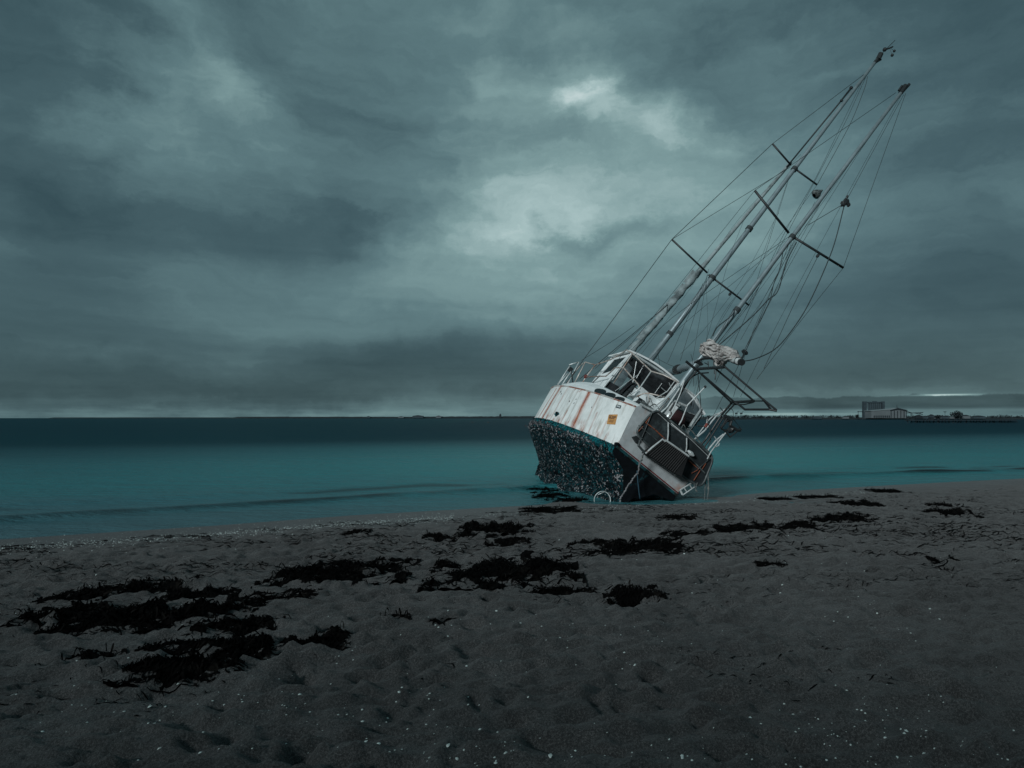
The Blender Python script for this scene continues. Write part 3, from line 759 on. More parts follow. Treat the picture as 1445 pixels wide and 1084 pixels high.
mb = MB(); p = L(826.5, 531.5, 3.65); mb.ball(p, .045, (1, 1, 1.2), 8, 6, .15); mb.build('clamp', simple('rusty_clamp', (.14, .03, .025), .8), boat)
# bow-side chainplate frames
for a, b_, y in (((787, 543), (805, 515), 4.5), ((793, 543), (806, 524), 4.4), ((800, 544), (817, 511), 4.4), ((803, 515), (817, 511), 4.45), ((788, 542), (801, 527), 4.5), ((806, 520), (809, 545), 4.3)):
    rail('chainplate_rod', [a, b_], y, .017, m_pale if a[0] != 806 else m_black)
mb = MB(); mb.box(L(805, 522, 4.45), (.10, .06, .13)); mb.build('turnbuckle', m_black, boat)

# masts
def spar(name, a, b_, y, r0, r1, mat=m_alu, n=14, y2=None):
    y2 = y if y2 is None else y2; A, B = L(*a, y), L(*b_, y2); mb = MB()
    mb.tube([A.lerp(B, t) for t in (0, .25, .5, .75, 1)], r0, n, r1); return mb.build(name, mat, boat, True)
YM, YZ = 4.3, .95
main = spar('main_mast', (897, 535), (1240, 81), YM, .088, .045)
mizz = spar('mizzen_mast', (915, 603), (1276, 125), YZ, .066, .040)
main['label'] = 'taller mast farther from the camera'; mizz['label'] = 'nearer mast carrying the bundled sail'
def part_tube(name, pts, y, r, mat, parent):
    if not isinstance(y, (list, tuple)): y = [y] * len(pts)
    mb = MB(); mb.tube([L(a, b_, q) for (a, b_), q in zip(pts, y)], r, 7); return mb.build(name, mat, parent, True)
for pts in ([(948, 338), (998, 385)], [(1000, 388), (1057, 431)], [(1090, 203), (1116, 233)], [(1120, 237), (1153, 261)]):
    part_tube('spreader', pts, YM, .026, m_black, main)
for pts in ([(1065, 269), (1113, 329)], [(1117, 333), (1190, 378)]):
    part_tube('spreader', pts, YZ, .028, m_black, mizz)
for m_, items, y in ((main, ((998, 386), (1117, 235), (939, 466), (1052, 318)), YM), (mizz, ((1115, 332), (1037, 435), (1001, 483)), YZ)):
    for a, b_ in items:
        mb = MB(); p = L(a, b_, y); tv = [v.co for v in m_.data.vertices]; A_ = sum(tv[:14], Vector()) / 14; B_ = sum(tv[-14:], Vector()) / 14; dd = (B_ - A_).normalized(); p = A_ + dd * (p - A_).dot(dd); rb = (.097 if b_ > 300 else .086) if m_ is main else (.078 if b_ > 400 else .070); mb.tube([p - Vector((0, 0, .05)), p + Vector((0, 0, .05))], rb, 12); mb.build('mast_band', m_wire, m_)
# masthead gear
mb = MB(); 
for a, b_, r in (((1234, 89), (1241, 80), .05), ((1239, 84), (1243, 76), .075), ((1236, 88), (1243, 84), .03)):
    mb.tube([L(*a, YM), L(*b_, YM)], r, 8)
mb.tube([L(1243, 77, YM), L(1252, 68, YM), L(1263, 57, YM)], .010, 5)
mb.tube([L(1247, 71, YM), L(1253, 69, YM), L(1260, 66, YM)], .022, 5); mb.ball(L(1262, 72, YM), .04); mb.ball(L(1259, 78, YM), .045); mb.ball(L(1248.5, 70, YM), .06)
mb.tube([L(1255, 67, YM), L(1262, 72, YM)], .006, 4); mb.tube([L(1255, 67, YM), L(1259, 78, YM)], .006, 4)
mb.build('masthead_instruments', m_black, main)
mb = MB(); mb.tube([L(1271, 131, YZ), L(1278, 121, YZ)], .058, 8); mb.tube([L(1274, 129, YZ), L(1283, 119, YZ)], .035, 7); mb.tube([L(1268, 128, YZ), L(1273, 121, YZ)], .025, 6); mb.build('masthead_fitting', m_black, mizz)
# cone shaped radar reflector and the blocks hanging in the rigging
mb = MB(); A = L(1158, 270, 2.0); B = L(1147, 277, 2.0)
d_ = (B - A); V = []
ring0 = []; M3 = d_.normalized().to_track_quat('Z', 'Y').to_matrix()
for r_, t in ((.015, -.06), (.05, .02), (.10, .10), (.12, .17), (.05, .21)):
    ring0.append([A + M3 @ Vector((r_ * math.cos(k * .5236), r_ * math.sin(k * .5236), t)) for k in range(12)])
V = [p for q in ring0 for p in q]; Fc = [(i * 12 + k, i * 12 + (k + 1) % 12, (i + 1) * 12 + (k + 1) % 12, (i + 1) * 12 + k) for i in range(4) for k in range(12)]
mb.add(V, Fc); mb.build('radar_reflector', simple('reflector_metal', (.05, .06, .06), .5, 0, .6, 30., (.2, .22, .22), .2), boat)
mb = MB()
for a, b_, r in ((1190, 288, .08), (1194, 285, .09), (1197, 289, .06), (1193, 282, .045)): mb.ball(L(a, b_, 0), r * .75, (1, .6, 1.1), 8, 6, .3)
mb.tube([L(1193, 287, 0), L(1196, 276, 0)], .02); mb.build('hanging_blocks', m_black, boat)
mb = MB(); mb.ball(L(1051, 497, -1), .06, (1.3, .6, .7), 8, 6, .3); mb.tube([L(1051, 498, -1), L(1046, 508, -1.2)], .02); mb.build('mainsheet_block', m_black, boat)
for p_ in (L(1154, 361, 0), L(1030, 415, 3)): mb = MB(); mb.ball(p_, .035, (1, 1, 1.5)); mb.build('small_block', m_black, boat)
mb = MB(); mb.tube([L(1187, 142, YM), L(1201, 124, YM)], .022, 5); mb.ball(L(1201, 124, YM), .05); mb.ball(L(1187.5, 142, YM), .045); mb.build('halyard_shackle', m_black, main)
# furled headsail along the forestay, torn lower down
YB = 8.2
A, B = L(884, 504, YB), L(1116, 229, 5.6); V = []; Fc = []; n = 240; m = 12
for i in range(n + 1):
    t = i / n; p = A.lerp(B, t); ax = (B - A).normalized(); a = ax.orthogonal().normalized(); b_ = ax.cross(a)
    r0 = .14 if t < .42 else .14 - (t - .42) / .1 * .055 if t < .52 else .085 - .03 * (t - .52)
    for k in range(m):
        th = 6.283 * k / m + t * 40
        q = p + (a * math.cos(th) + b_ * math.sin(th)) * 3
        rr = r0 * .70 * (1 + (.28 if t < .5 else .10) * mn.noise(Vector((math.cos(th) * 1.3, math.sin(th) * 1.3, t * 34))) + (.5 if t < .5 else .05) * max(0, mn.noise(Vector((math.cos(th), math.sin(th), t * 28))) ))
        V.append(p + (a * math.cos(th) + b_ * math.sin(th)) * rr)
for i in range(n):
    for k in range(m): Fc.append((i * m + k, i * m + (k + 1) % m, (i + 1) * m + (k + 1) % m, (i + 1) * m + k))
m_genoa = simple('weathered_headsail', (.27, .33, .34), .85, 0, .5, 3.5, (.07, .09, .095), .5, .2, (.50, .70), .03)
gen = mesh('furled_headsail', V, Fc, m_genoa, boat, True)
gen['label'] = 'torn grey headsail rolled on the forestay'
mb = MB()
for t, ln in ((.05, .35), (.10, .5), (.16, .3), (.22, .55), (.28, .4), (.34, .5), (.40, .6), (.455, .3), (.13, .25), (.31, .3)):   # torn flaps
    p = A.lerp(B, t); q = A.lerp(B, t + ln * .08); side = Vector((-.9, 0, .1)) if int(t * 100) % 3 else Vector((.8, 0, -.2))
    mb.add([p, q, q + side * .14 * ln / .4, p + side * .17 + Vector((0, .1, -.1))], [(0, 1, 2, 3)])
mb.build('torn_flap', m_genoa, gen)
# lazy rope edge and forestay upper part
rope([(1110, 236), (1203, 123)], [5.6, 4.5], .024, 'forestay', m_wire)
# booms
bm = spar('main_boom', (930, 531), (984, 513), 3.9, .095, .085, m_alu, 12, .9)
mb = MB(); a_ = L(957, 522, 2.2); mb.tube([L(955, 522, 2.3), L(958, 521, 2.1)], .115, 12); mb.build('boom_band', m_black, bm)
zb_ = spar('mizzen_boom', (992, 494), (1046, 511), .9, .062, .062, m_pale, 12, -1.35)
mb = MB(); mb.tube([L(1040.5, 509.3, -1.1), L(1042, 509.9, -1.18)], .078, 12); mb.build('boom_band', m_black, zb_); mb = MB(); mb.tube([L(1035, 507.3, -.9), L(1036.5, 507.9, -.95)], .076, 12); mb.build('boom_band', m_black, zb_); mb = MB(); mb.tube([L(1045.2, 510.9, -1.33), L(1047, 511.4, -1.4)], .064, 12); mb.build('boom_band', m_black, zb_)
# bundled sail on the mizzen boom: folded cloth
def cloth_roll(pts, ys_, rad, seed, n=70, m=36, fold=5, sq=1.0):
    P = [L(a, b_, y) for (a, b_), y in zip(pts, ys_)]
    V = []; Fc = []
    for i in range(n + 1):
        t = i / n * (len(P) - 1); k0 = min(int(t), len(P) - 2); f = t - k0; f2 = f * f * (3 - 2 * f)
        p = P[k0].lerp(P[k0 + 1], f); r = rad[k0] + (rad[k0 + 1] - rad[k0]) * f2
        ax = (P[k0 + 1] - P[k0]).normalized(); a = ax.orthogonal().normalized(); b_ = ax.cross(a)
        for k in range(m):
            th = 6.283 * k / m
            dvec = a * math.cos(th) + b_ * math.sin(th) * sq
            q = Vector((math.cos(th) * 1.2, math.sin(th) * 1.2, t * 1.6 + th * 0)) + Vector((seed, 0, 0))
            q.z *= .55; rn = (1 - abs(mn.noise(q * 1.7)) * 2.2) * .55 + abs(mn.noise(q * 3.6)) * .35 + mn.noise(q * .9) * .4
            V.append(p + dvec * r * (.62 + rn * .72))
    for i in range(n):
        for k in range(m): Fc.append((i * m + k, i * m + (k + 1) % m, (i + 1) * m + (k + 1) % m, (i + 1) * m + k))
    Fc.append(tuple(range(m))[::-1]); Fc.append(tuple(n * m + k for k in range(m)))
    return V, Fc
mb = MB(); rs = random.Random(44)
def cloth_fold(pts, ys_, rad, r0, spread, turn, n=22):
    """one gathered fold of sailcloth wandering round the boom"""
    P = [L(a, b_, y) for (a, b_), y in zip(pts, ys_)]; ph = rs.uniform(0, 6.28); Q = []; W = []
    for i in range(n + 1):
        t = i / n * (len(P) - 1); k0 = min(int(t), len(P) - 2); f = t - k0; p = P[k0].lerp(P[k0 + 1], f); r = rad[k0] + (rad[k0 + 1] - rad[k0]) * f
        ax = (P[k0 + 1] - P[k0]).normalized(); a = ax.orthogonal().normalized(); b_ = ax.cross(a); th = ph + turn * i / n + .8 * mn.noise(Vector((i * .25, ph, 0)))
        q = r * spread * (1 + .45 * mn.noise(Vector((i * .3, ph, 4))))
        Q.append(p + (a * math.cos(th) + b_ * math.sin(th)) * q); W.append(r0 * (.55 + .9 * abs(mn.noise(Vector((i * .22, ph, 9))))) * (1 if 0 < i < n else .3) * 1.6)
    b0 = len(mb.V); m = 9; up = None
    for i, p in enumerate(Q):
        t = (Q[min(i + 1, n)] - Q[max(i - 1, 0)]).normalized(); a = t.orthogonal() if up is None else (up - t * up.dot(t)); a.normalize(); up = a; b_ = t.cross(a)
        for k in range(m):
            h = 6.283 * k / m; mb.V.append(p + (a * math.cos(h) + b_ * math.sin(h) * .55) * W[i])
    for i in range(n):
        for k in range(m): mb.F.append((b0 + i * m + k, b0 + i * m + (k + 1) % m, b0 + (i + 1) * m + (k + 1) % m, b0 + (i + 1) * m + k))
for k in range(48): cloth_fold(((996, 487), (1006, 495), (1018, 499), (1030, 501), (1040, 507.5)), (.7, .4, -.1, -.6, -1.1), (.10, .15, .15, .13, .045), rs.uniform(.018, .040), rs.uniform(.5, 1.05), rs.uniform(-3, 3))
for k in range(24): cloth_fold(((990, 498), (996, 491), (1002, 487), (1008, 495)), (.9, .8, .6, .4), (.05, .12, .12, .08), rs.uniform(.016, .034), rs.uniform(.5, 1.15), rs.uniform(-2, 2), 16)
for k in range(16): cloth_fold(((1008, 497), (1013, 507), (1019, 512), (1024, 503)), (.3, .0, -.2, -.5), (.05, .10, .09, .05), rs.uniform(.016, .034), rs.uniform(.5, 1.1), rs.uniform(-2, 2), 14)
for k in range(5): cloth_fold(((996, 484), (998, 493), (999, 502)), (.5, .45, .4), (.02, .04, .03), .03, .8, 1, 10)
cloth_fold(((988, 497), (998, 503), (1008, 507), (1016, 513)), (.6, .5, .2, 0), (.01, .02, .03, .02), .035, .8, 1, 14)
sb = mb.build('bundled_sail', m_sail, boat, True); sb['label'] = 'crumpled beige sail bundled on the boom'
mb = MB()
for a, b_ in (((994, 503), (1019, 512)), ((1010, 508), (1017, 514))): mb.tube([L(*a, .3), L(*b_, 0)], .02, 6)
mb.tube([L(a, b_, .0) for a, b_ in bez([(980, 512), (990, 507), (1000, 506), (1008, 506), (1018, 515), (1023, 516)])], .024, 6)
mb.build('sail_tie', m_black, sb)
mb = MB()
for a, b_ in (((999, 510), (1000, 521)), ((1007, 508), (1007, 519)), ((1008, 516), (1008, 528)), ((1011, 519), (1009, 536)), ((994, 512), (1000, 515)), ((1016, 514), (1015, 521))): mb = MB(); mb.tube([L(*a, -.2), L(*b_, -.2)], .010, 5); mb.build('lashing', m_black, boat)
mb = MB(); mb.prism([L(983, 512, .2), L(991, 516, .2), L(993, 514, .2), L(987, 509, .2)], (0, .05, 0)); mb.build('torn_strip', m_black, boat)

# black stern frame (davit gantry)
g = bpy.data.objects.new('stern_gantry', None)
def bars(name, items, mat, r, parent=boat):
    mb = MB(); single = name not in ('stern_gantry', 'swim_ladder', 'outboard_bracket', 'transom_rail', 'box_edge')
    for it in items:
        if single: mb = MB()
        pts, y = it[0], it[1]; rr = it[2] if len(it) > 2 else r
        if not isinstance(y, (list, tuple)): y = [y] * len(pts)
        mb.tube([L(a, b_, q) for (a, b_), q in zip(pts, y)], rr, 8)
        if single: mb.build(name, mat, parent)
    return None if single else mb.build(name, mat, parent)
bars('stern_gantry', [([(968, 510), (984, 523)], -.2, .028), ([(984, 523), (1032, 568)], [-.2, -.3]), ([(989, 527), (1037, 568)], [-.5, -.6]), ([(982, 521), (994, 520), (1010, 519), (1022, 518)], [-.2, -.4, -.9, -1.2], .03),
                      ([(1008, 519), (1064, 566)], [-.8, -1.0]), ([(1022, 517), (1076, 563), (1088, 578)], [-1.2, -1.5, -1.5]), ([(1076, 563), (1096, 579)], [-1.5, -1.6]),
                      ([(1031, 568), (1048, 567), (1064, 566)], [-.3, -.6, -1.0], .028), ([(1064, 566), (1080, 566)], [-1.0, -1.5], .012), ([(1037, 568), (1044, 572), (1051, 578), (1086, 578), (1096, 580)], [-.6, -.7, -.9, -1.5, -1.6], .022),
                      ([(1034, 571), (1050, 571), (1063, 568)], [-.3, -.6, -1.0], .012)], m_black, .020)
bars('gantry_leg', [([(1033, 568), (1018, 586), (996, 620), (984, 634)], [-.3, -.1, .0, .0], .022), ([(1037, 570), (1024, 584), (1000, 622), (990, 636)], [-.5, -.3, -.1, -.1], .016)], m_black, .02)
bars('gantry_leg', [([(1024, 577), (1010, 588), (994, 608), (979, 621)], [.2, .2, .2, .2], .018), ([(1017, 582), (1009, 585), (1001, 592), (983, 616)], .3, .013)], m_pale, .02)
bars('gantry_leg', [([(984, 523), (972, 536), (962, 553), (945, 580)], [-.2, -.1, .0, .0], .022), ([(1000, 526), (986, 527), (974, 533), (964, 546)], -.1, .014)], m_black, .02)
bars('stay_tube', [([(965, 537), (957, 551), (941, 575), (932, 583)], .05, .018), ([(959, 541), (948, 555), (928, 575), (921, 582)], .15, .016), ([(966, 536), (960, 555), (949, 580)], -.05, .012),
                   ([(955, 547), (938, 563), (925, 573)], .2, .013), ([(962, 545), (950, 566), (936, 581)], .1, .010), ([(952, 538), (942, 552), (926, 562)], .3, .010)], m_pale, .02)
bars('stay_tube', [([(995, 546), (970, 572), (962, 593), (958, 600)], [-.1, 0, 0, 0], .014), ([(952, 566), (968, 573)], 0, .026), ([(957, 541), (957, 545)], 0, .02), ([(990, 577), (974, 602)], .9, .03)], m_pale, .02)
mb = MB(); mb.ball(L(995, 546, -.1), .03); mb.build('tube_cap', m_black, boat)
bars('stay_tube', [([(1021, 613), (1010, 622), (1000, 634), (995, 645)], -.1, .018), ([(1024, 611), (1012, 626), (1003, 638), (998, 648)], -.2, .014), ([(1008, 616), (1015, 626), (1014, 629), (1009, 631)], -.2, .010),
                   ([(996, 607), (998, 590), (997, 600)], -.1, .012)], m_pale, .02)
bars('loose_line', [([(998, 590), (1002, 607), (1003, 622), (996, 640)], -.1, .010), ([(984, 601), (996, 602), (1000, 599)], .1, .012), ([(1016, 575), (1020, 580)], 0, .01), ([(990, 527), (983, 555), (977, 580)], .1, .006),
                    ([(985, 529), (988, 560), (990, 590)], .1, .009)], m_wire, .01)
mb = MB(); mb.tube([L(995, 603, -.1), L(998, 598, -.1)], .03, 6); mb.build('rusty_joint', simple('rust_red', (.20, .04, .03), .8), boat)
# wind vane / outboard bracket
bars('outboard_bracket', [([(1018, 604), (1026, 594), (1034, 590), (1046, 606), (1041, 608), (1030, 617), (1024, 609), (1017, 604)], -.5, .018), ([(1024, 587), (1032, 594), (1030, 600), (1040, 607), (1045, 607)], -.5, .034),
                          ([(1026, 590), (1020, 600), (1017, 604)], -.5, .02), ([(1022, 608), (1030, 606), (1031, 602)], -.4, .028)], m_black, .018)
mb = MB(); mb.prism([L(1023, 585, -.5), L(1032, 588, -.5), L(1030, 596, -.5), L(1024, 593, -.5)], (0, .08, 0)); mb.ball(L(1031, 607, -.45), .07, (1, 1, .9), 8, 6, .25); mb.build('bracket_clamp', m_black, boat)
rope(bez([(1026, 576), (1034, 579), (1034, 592), (1031, 598)]), -.4, .006, 'loose_line', m_wire)

# stern platform: dark rounded mats hung over the transom, with a slatted crate in front
def rounded(px_pts, y, rr=5, k=5):
    """polygon with rounded corners in boat plane y"""
    P = [L(a, b_, y) for a, b_ in px_pts]; out = []; n = len(P)
    for i in range(n):
        a, b_, c_ = P[i - 1], P[i], P[(i + 1) % n]; d1 = (a - b_); d2 = (c_ - b_); r1 = min(rr, d1.length * .45); r2 = min(rr, d2.length * .45)
        s_, e_ = b_ + d1.normalized() * r1, b_ + d2.normalized() * r2
        for j in range(k + 1):
            t = j / k; out.append(s_ * (1 - t) ** 2 + b_ * 2 * t * (1 - t) + e_ * t * t)
    return out
def panel(name, px_pts, y, rr, mat, rim=None, rimr=.022, th=.04):
    P = rounded(px_pts, y, rr); mb = MB(); mb.prism(P, (0, th, 0)); o = mb.build(name, mat, boat)
    if rim:
        mb = MB(); mb.tube([p + Vector((0, -.004, 0)) for p in P + [P[0], P[1]]], rimr, 7, cap=False); mb.build('rim', rim, o, True)
    return o
m_rim = simple('worn_dark_rim', (.045, .055, .058), .45, 0, .5, 9., (.12, .14, .14), .2, .4)
pl_ = panel('boarding_platform', [(925, 577), (1008, 645), (990, 689), (962, 672), (895, 610)], -.14, .17, m_mat, m_rim, .024)
pl_['label'] = 'dark rounded boarding platform folded up against the transom'
bars('tape_stripe', [([(918, 588), (911, 597)], -.165, .010), ([(907, 602), (901, 609)], -.165, .010), ([(912, 597), (924, 606)], -.165, .012), ([(925, 607), (941, 622)], -.165, .014), ([(972, 650), (986, 662)], -.165, .012),
                     ([(996, 654), (991, 662)], -.165, .008), ([(985, 663), (976, 668)], -.165, .008), ([(988, 664), (979, 678)], -.165, .009)], m_orange, .01, pl_)
bars('frame_rib', [([(920, 583), (906, 617)], -.168, .010), ([(901, 600), (935, 628)], -.168, .010), ([(960, 632), (995, 668)], -.168, .012), ([(985, 662), (1003, 646)], -.168, .01)], m_rim, .01, pl_)
mb = MB(); A4 = [L(912, 640, -.42), L(938, 619, -.42), L(972, 642, -.42), L(962, 672, -.42), L(952, 668, -.42)]
mb.prism(A4, (0, .26, 0)); cr = mb.build('step_box', simple('black_step_box', (.006, .007, .008), .8, 0, .4, 9.), boat)
mb = MB()
for k in range(15):
    t = (k + .5) / 15; p = A4[1].lerp(A4[2], t); q = A4[0].lerp(A4[4], t); mb.tube([p + Vector((0, -.01, 0)), q + Vector((0, -.01, 0))], .010, 4)
mb.build('slats', simple('worn_slat', (.022, .022, .023), .8), cr)
bars('box_edge', [([(911, 640), (921, 631), (935, 620), (939, 623)], -.44, .020), ([(939, 621), (955, 632), (972, 644)], -.44, .020)], m_pale, .018, cr)
bars('platform_bracket', [([(903, 621), (901, 629), (908, 637), (945, 664), (952, 670), (958, 668)], -.3, .026), ([(905, 618), (903, 625)], -.2, .015)], m_rim, .02)
mb = MB(); mb.prism([L(893, 617, -.1), L(899, 615, -.1), L(903, 621, -.1), L(898, 625, -.1)], (0, .08, 0)); mb.build('stern_cleat', m_black, boat)
bars('transom_rail', [([(903, 570), (912, 575), (926, 582), (931, 586), (943, 597), (960, 610), (972, 618), (1003, 648)], -.12, .022), ([(943, 596), (943, 612), (942, 622)], -.2, .015), ([(969, 618), (969, 630), (968, 638)], -.2, .013)], m_pale, .02)
mb = MB(); mb.tube([L(946, 597, -.1), L(966, 614, -.1)], .045, 8); mb.tube([L(971, 618, -.1), L(981, 628, -.1)], .03, 8); mb.build('locker_lid', m_cabin, boat)
mb = MB(); mb.ball(L(944, 586, .1), .06, (.8, .8, 1.5), 10, 7); mb.build('deck_light', m_pale, boat)
mb = MB(); mb.ball(L(975, 640, -.25), .06, (1.5, .6, .7), 10, 7, .1); mb.build('small_fender', m_pale, boat)
mb = MB(); mb.prism([L(1000, 645, -.1), L(1007, 647, -.1), L(1004, 655, -.1), L(998, 650, -.1)], (0, .1, 0)); mb.build('stern_fairlead', m_black, boat)
bars('swim_ladder', [([(959, 692), (977, 681)], -.1, .016), ([(963, 699), (985, 684)], -.1, .012), ([(960, 692), (963, 698)], -.1, .022), ([(965, 688), (969, 694)], -.1, .012), ([(973, 684), (977, 690)], -.1, .012)], m_pale, .02)
bars('hanging_line', [([(996, 672), (995, 690), (994, 706)], -.1, .010), ([(999, 668), (1000, 690), (998, 706)], -.15, .014), ([(993, 676), (999, 690), (1000, 693)], -.1, .010), ([(980, 684), (982, 692), (984, 694)], -.2, .014),
                      ([(984, 681), (982, 690)], -.2, .008)], m_rope, .01)
# chain and rope down the quarter
rope([(908, 640), (903, 655), (900, 668), (893, 676), (884, 690), (874, 705)], [-.35, -.3, -.3, -.3, -.3, -.3], .018, 'mooring_rope', simple('slimy_rope', (.20, .20, .21), .8, 0, .6, 20., (.03, .04, .04)), 0, .012, seg=8)
rope([(899, 664), (900, 680), (903, 704)], [-.3, -.3, -.3], .014, 'hanging_line', simple('blue_line', (.012, .05, .075), .7), 0, .004, seg=5)
rope([(907, 642), (901, 663)], [-.36, -.3], .014, 'hanging_line', m_rope, seg=2)

# rigging lines
LN = [ # points, y values, radius
 ([(799, 541), (948, 338)], (4.3, YM), .0105), ([(948, 338), (1090, 203)], (YM, YM), .0105), ([(1090, 203), (1226, 100)], (YM, YM), .009),
 ([(948, 338), (1115, 236)], (YM, YM), .008), ([(818, 535), (942, 430)], (5, 7.4), .012), ([(840, 520), (942, 431)], (5, 7.4), .008),
 ([(1065, 269), (1264, 131)], (YZ, YZ), .007), ([(1065, 269), (940, 425), (862, 520)], (YZ, .8, .4), .0055),
 ([(1278, 132), (1190, 378)], (YZ, YZ), .0065), ([(1190, 378), (1129, 454), (1068, 535)], (YZ, .5, .0), .0065),
 ([(1275, 134), (1196, 280)], (YZ, 0), .006), ([(1192, 287), (1140, 318)], (0, YZ), .008), ([(1272, 134), (1100, 450), (1045, 560)], (YZ, .2, -.2), .0045),
 ([(1224, 108), (1222, 120), (1202, 172), (1153, 261)], (YM,) * 4, .009), ([(1222, 108), (1190, 180), (1057, 431)], (YM, YM, YM), .007), ([(1218, 112), (1150, 255), (1105, 330), (1010, 540)], (YM, 3, 2, .5), .006),
 ([(1117, 240), (1057, 431)], (YM, YM), .006), ([(1057, 431), (1000, 500), (975, 530)], (YM, 3.5, 3.2), .006), ([(1153, 261), (1040, 415), (990, 500)], (YM, YM, 3), .005),
 ([(998, 388), (960, 509)], (YM, 3.0), .006), ([(992, 400), (942, 512)], (YM, 3.2), .006), ([(998, 392), (926, 505), (920, 512)], (YM, 4, 4), .006), ([(1000, 380), (975, 520)], (YM, 2.6), .005),
 ([(996, 396), (1000, 470), (978, 560)], (YM, 3, 2), .0035), ([(927, 488), (931, 516)], (YM, YM), .006),
 ([(1112, 335), (940, 452), (870, 530)], (YZ, .8, .6), .006), ([(1108, 340), (960, 460), (905, 520)], (YZ, .9, .7), .005), ([(1116, 337), (1085, 420), (1048, 505)], (YZ, 0, -1), .007),
 ([(1118, 338), (1100, 400), (1062, 470), (1049, 497)], (YZ, 0, -.8, -1), .005), ([(1122, 336), (1060, 470), (1035, 560)], (YZ, 0, -.4), .005), ([(1119, 334), (1047, 440), (1012, 487)], (YZ, .4, .2), .006),
 ([(1150, 285), (1075, 430), (1015, 495)], (2, .8, .5), .0045), ([(1175, 260), (1120, 345), (1045, 480)], (YZ, .2, -.5), .0045), ([(1235, 180), (1130, 330), (1020, 480)], (YZ, .7, .4), .004),
 ([(1154, 362), (1120, 430), (1094, 487), (1078, 520)], (0, -.3, -.5, -.6), .007), ([(1260, 150), (1215, 210), (1130, 345), (1050, 495)], (YZ, .5, -.2, -1), .005),
 ([(1168, 268), (1120, 355), (1065, 470), (1040, 520)], (2, .5, -.5, -.8), .0045), ([(1099, 300), (1045, 400), (990, 470), (960, 500)], (YM, 3, 2.5, 2), .0045),
 ([(935, 452), (905, 480), (872, 512)], (7, 5, 4), .006), ([(1130, 218), (1040, 310), (1000, 372), (950, 440), (905, 500)], (YM, YM, YM, YM, YM), .004),
 ([(1050, 310), (1030, 360), (1000, 470), (985, 520)], (YM, 3, 1.5, .8), .0045), ([(1110, 260), (1070, 380), (1020, 440), (965, 560)], (YM, 3, 2, .9), .0045),
 ([(1045, 510), (1030, 540), (1000, 600)], (-1.3, -.8, 0), .005), ([(975, 500), (978, 512), (979, 545)], (1, .5, .2), .006), ([(925, 505), (950, 518), (975, 516), (990, 500)], (4, 3, 1.5, .9), .007),
 ([(820, 509), (870, 478), (895, 460)], (4.8, 6, 7.3), .007), ([(1035, 437), (1011, 477), (985, 505)], (YZ, .7, .5), .006), ([(884, 494), (830, 535)], (5, 4), .005)]
for k, (pts, yv, r) in enumerate(LN):
    mb = MB(); P = [L(a, b_, y) for (a, b_), y in zip(pts, yv)]; Q = []
    if len(P) > 2:      # ease the corners a little except at spreader tips
        for a, b_ in zip(P[:-1], P[1:]):
            for j in range(5): Q.append(a.lerp(b_, j / 5))
        Q.append(P[-1])
        for _ in range(2 if k not in (9,) else 1): Q = [Q[0]] + [(Q[i - 1] + Q[i] * 2 + Q[i + 1]) / 4 for i in range(1, len(Q) - 1)] + [Q[-1]]
    else: Q = P
    mb.tube(Q, r * .85, 5); mb.build('rigging_line', m_wire, boat, True)
rope(bez([(1191, 291), (1180, 335), (1169, 367), (1146, 419), (1126, 454), (1097, 490), (1067, 506), (1047, 510)], 5), lerpl(0, -1.35, 36), .011, 'slack_rope', m_wire)
rope(bez([(1124, 342), (1112, 365), (1104, 390), (1100, 405), (1094, 416), (1084, 423), (1060, 448), (1012, 489)], 4), lerpl(YZ, .3, 29), .012, 'frayed_halyard', m_wire)
rope(bez([(1106, 350), (1100, 380), (1092, 400), (1086, 425), (1072, 455)], 4), lerpl(YZ, .3, 17), .009, 'slack_rope', m_wire)
rope(bez([(1037, 437), (1032, 446), (1012, 462), (1006, 474)], 4), lerpl(YZ, .6, 13), .013, 'frayed_halyard', m_wire)

# white hoop half buried beside the keel
hp = ground(850, 708); hp = Vector((hp.x - .0, hp.y, 0)); hr = .165; cz_ = .05
mb = MB(); mb.tube([(hr * math.cos(t), .03 * math.sin(2 * t), hr * math.sin(t)) for t in [6.2832 * k / 36 for k in range(37)]], .009, 7)
o = mb.build('wire_hoop', simple('white_hoop', (.55, .60, .60), .5), None, True); o.location = (hp.x, hp.y, sand_h(hp.x, hp.y) + .07)
mb = MB(); mb.tube([(-.09, -.01, .10), (-.02, -.015, .13), (.05, 0, .155)], .008, 6); mb.build('cross_wire', m_pale, o, True)
tag(o, 'thin white hoop standing half buried in the sand under the hull', 'hoop')

